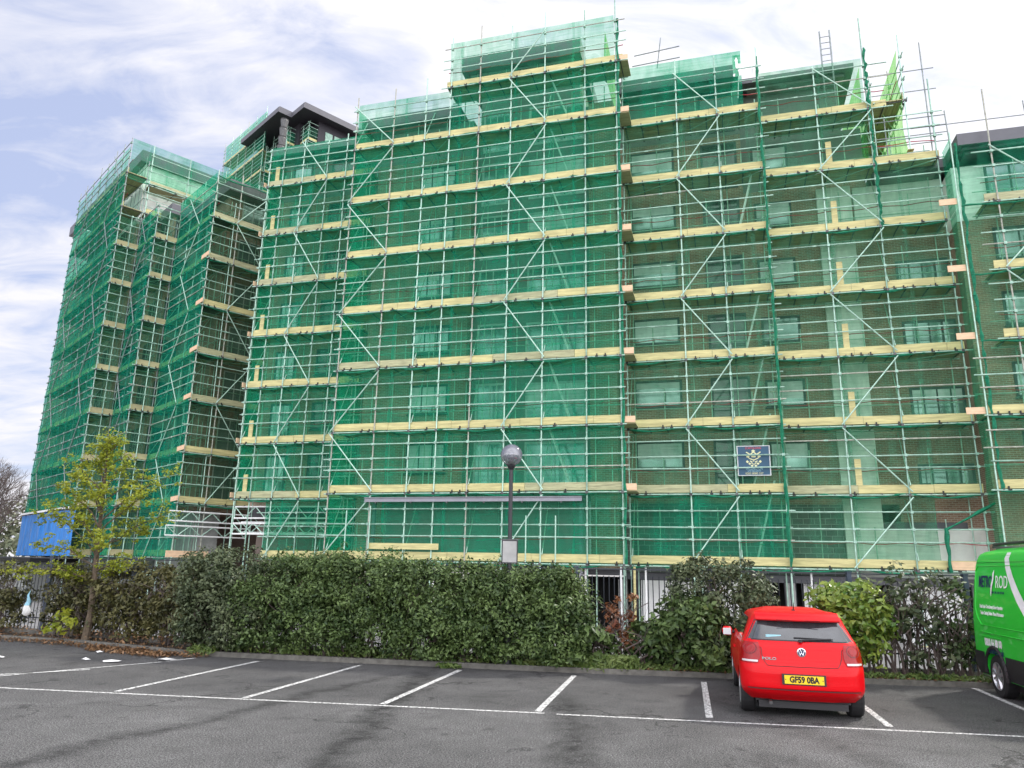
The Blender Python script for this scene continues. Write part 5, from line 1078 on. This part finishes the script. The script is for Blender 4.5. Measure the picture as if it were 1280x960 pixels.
for sd_, sg in (('left', 1), ('right', -1)):
    B_.patch(sd_, rows(1.04, 1.32, lambda t: (.62+.22*t, 2.75-.55*t)), 'cglass', 'side_window', car, .006)
    m_ = MB(); m_.lathe([(.0, -.075), (.06, -.07), (.085, -.03), (.085, .03), (.06, .07), (0, .075)], 'carred', 12, (2.35, sg*.93, 1.0)); m_.box((2.35, sg*.78, .96), (2.42, sg*.9, 1.0), 'trim'); mo = m_.build('door_mirror', car, smooth=True)
    m_ = MB(); m_.box((2.25, sg*.87, .945), (2.262, sg*1.0, 1.05), 'glassb'); m_.build('mirror_glass', mo)
    seam([(1.55, sg*(hwn(.3)+.002), .3), (1.5, sg*(hwn(.6)+.002), .6), (1.45, sg*(hwn(.95)+.002), .95)]); 
    m_ = MB(); m_.box((1.65, sg*.83, .80), (1.85, sg*.862, .83), 'carred'); m_.build('door_handle', car)
    for x in (.68, 3.15): wheel(car, x, sg*.735, .30, .20, sg)
m_ = MB(); m_.tube((.1, .45, .21), (.3, .45, .22), .025, 'fit', 10); m_.build('exhaust', car)
# green panel van (right flank seen)
VT = [(.30, .10, 4.95, .93, .10, .3, .03), (.38, .0, 5.0, .96, .12, .3, .03), (.50, .0, 5.03, .985, .12, .35, .03), (.80, .03, 5.0, .985, .12, .4, .03), (1.05, .05, 4.85, .985, .12, .4, .03), (1.25, .06, 4.25, .98, .12, .4, .03), (1.5, .08, 3.98, .955, .12, .35, .03), (1.9, .12, 3.6, .91, .12, .3, .03), (2.2, .16, 3.3, .865, .13, .3, .03), (2.35, .20, 3.1, .83, .15, .3, .03), (2.43, .27, 2.95, .78, .18, .3, .03), (2.47, .38, 2.8, .68, .2, .3, .03), (2.49, .6, 2.6, .45, .2, .2, .0)]
van = thing('parked_van', 'bright green panel van with white and navy lettering cut by the right edge', 'van', (9.60, 14.25, 0), -103)
Vb = Body(VT); zs = [.30, .34, .38, .44, .5, .58, .66, .74, .8, .9, 1.0, 1.05, 1.1, 1.18, 1.25, 1.35, 1.5, 1.65, 1.8, 1.9, 2.0, 2.1, 2.2, 2.28, 2.35, 2.39, 2.43, 2.455, 2.475, 2.49]
Vb.mesh(zs, 'vgreen', 'body', van, [(1.02, .36, .42, -1.3, 1.3), (4.1, .36, .42, -1.3, 1.3)])
for sd_, sg in (('right', -1), ('left', 1)):
    Vb.patch(sd_, rows(.31, .70, lambda t: (1.47, 3.64), 5), 'trim', 'side_cladding', van, .008); Vb.patch(sd_, rows(.31, .70, lambda t: (.12, .57), 5), 'trim', 'side_cladding', van, .008)
    # arch lips
    for cx in (1.02, 4.1):
        m_ = MB(); pts = [Vector((cx+.45*math.cos(R(a)), sg*(.985), .36+.45*math.sin(R(a)))) for a in range(-8, 190, 11)]; m_.path(pts, .035, 'trim', 6); m_.build('arch_trim', van)
    for x in (1.02, 4.1): wheel(van, x, sg*.87, .345, .22, sg, spokes=8)
    Vb.patch(sd_, rows(1.32, 2.0, lambda t: (3.05, 3.95-.42*t), 8), 'cglass', 'cab_window', van, .006)
    # pressed panel outlines
    def vp(x, z, o=.004): q = Vb.pt(z, sd_, x, o); return q
    m_ = MB(); m_.path([vp(2.75, 2.18), vp(.42, 2.18), vp(.33, 2.1), vp(.33, 1.42), vp(.42, 1.28), vp(.58, 1.16), vp(2.75, 1.16)], .008, 'vgreen', 6); m_.path([vp(.5, 1.04), vp(2.75, 1.04)], .012, 'vgreen', 6); m_.path([vp(.5, .97), vp(1.4, .97)], .01, 'vgreen', 6); m_.build('pressed_rib', van)
    m_ = MB(); m_.path([vp(2.95, .45), vp(2.95, 2.2)], .005, 'black', 4); m_.path([vp(.32, 2.24), vp(2.9, 2.24)], .004, 'black', 4); m_.build('shut_line', van)
# big white swoosh on the flank
sw = Vb.patch('right', [(2.40, 1.62, 1.78), (2.3, 1.60, 1.78), (2.15, 1.66, 1.86), (2.0, 1.76, 1.98), (1.8, 1.92, 2.18), (1.6, 2.12, 2.42), (1.4, 2.38, 2.7), (1.2, 2.7, 3.0)], 'vwhite', 'swoosh', van, .007)
def vtext(t_, x, z, size, mat, xs=1., al='LEFT', bold=0): 
    hw0 = Vb.smooth(z)[2]; slope = math.atan2(Vb.smooth(z-.1)[2]-Vb.smooth(z+.1)[2], .2)
    return text_mesh(t_, 'lettering', mat, van, (x, -(hw0+.010), z), (R(90)-slope, 0, 0), size, xs, al, .001, bold)
vtext('METRO', .50, 1.90, .28, 'vnavy', .66, bold=.006); vtext('ROD', 1.26, 1.90, .30, 'vwhite', .80)
vtext('DRAIN CARE AND REPAIR', 1.02, 1.73, .055, 'vnavy', .95); vtext('Drain Repair  Drain Survey & Sewer Inspection', .55, 1.48, .085, 'vwhite', .62, bold=.002); vtext('Tanker Cleaning Division  Planned Maintenance', .58, 1.37, .085, 'vwhite', .62, bold=.002)
vtext('0800 66 88 00', .66, .875, .17, 'vwhite', .75, bold=.006); vtext('metrorod.co.uk', .72, .765-.02, .14, 'vnavy', .80, bold=.003)
m_ = MB(); hw1 = Vb.smooth(1.95)[2]
def lg(x, z): q = Vb.pt(z, 'right', x, .016); return q
m_.add([lg(1.15, 2.06), lg(1.22, 2.12), lg(1.20, 1.96), lg(1.13, 1.82), lg(1.09, 1.66), lg(1.06, 1.72), lg(1.08, 1.85), lg(1.14, 1.97)], [(0, 1, 2, 7), (7, 2, 3, 6), (6, 3, 4, 5)], 'vwhite'); m_.build('logo_flame', van)
m_ = MB(); m_.box((-.04, -.9, .42), (.02, .9, .62), 'trim'); m_.build('rear_bumper', van)
m_ = MB(); m_.box((.5, -.62, 2.5), (.56, .62, 2.54), 'trim'); m_.box((2.2, -.62, 2.5), (2.26, .62, 2.54), 'trim'); m_.tube((.4, -.55, 2.57), (2.5, -.55, 2.57), .03, 'trim'); m_.build('roof_bars', van)
m_ = MB(); m_.box((.5, -.8, .15), (4.5, .8, .31), 'trim'); m_.build('floor_pan', van)
Vb.patch('rear', rows(1.4, 2.0, lambda t: (-.8, -.1), 4), 'cglass', 'rear_window', van, .006)
for sg in (-1, 1): m_ = MB(); m_.box((.05, sg*.80, 1.0), (.09, sg*.90, 1.5), 'lens'); m_.build('tail_light', van)
m_ = MB(); m_.box((3.6, -1.15, 1.35), (3.72, -.98, 1.65), 'trim'); m_.build('door_mirror', van)
# site barrier tubes by the left underpass
g = thing('crowd_barrier', 'grey tubular barrier behind the brown hedge near the underpass', 'barrier', (*Ww(.5, -1.5)[:2], YARD), AW+60)
m_ = MB(); m_.path([Vector((0, 0, 1.1)), Vector((.35, 0, 2.0)), Vector((4.2, 0, 2.0)), Vector((4.5, 0, 1.1))], .03, 'galv'); m_.build('rail', g)
for x in (.4, 4.1): m_ = MB(); m_.tube((x, 0, 0), (x, 0, 1.95), .03, 'galv'); m_.build('leg', g)
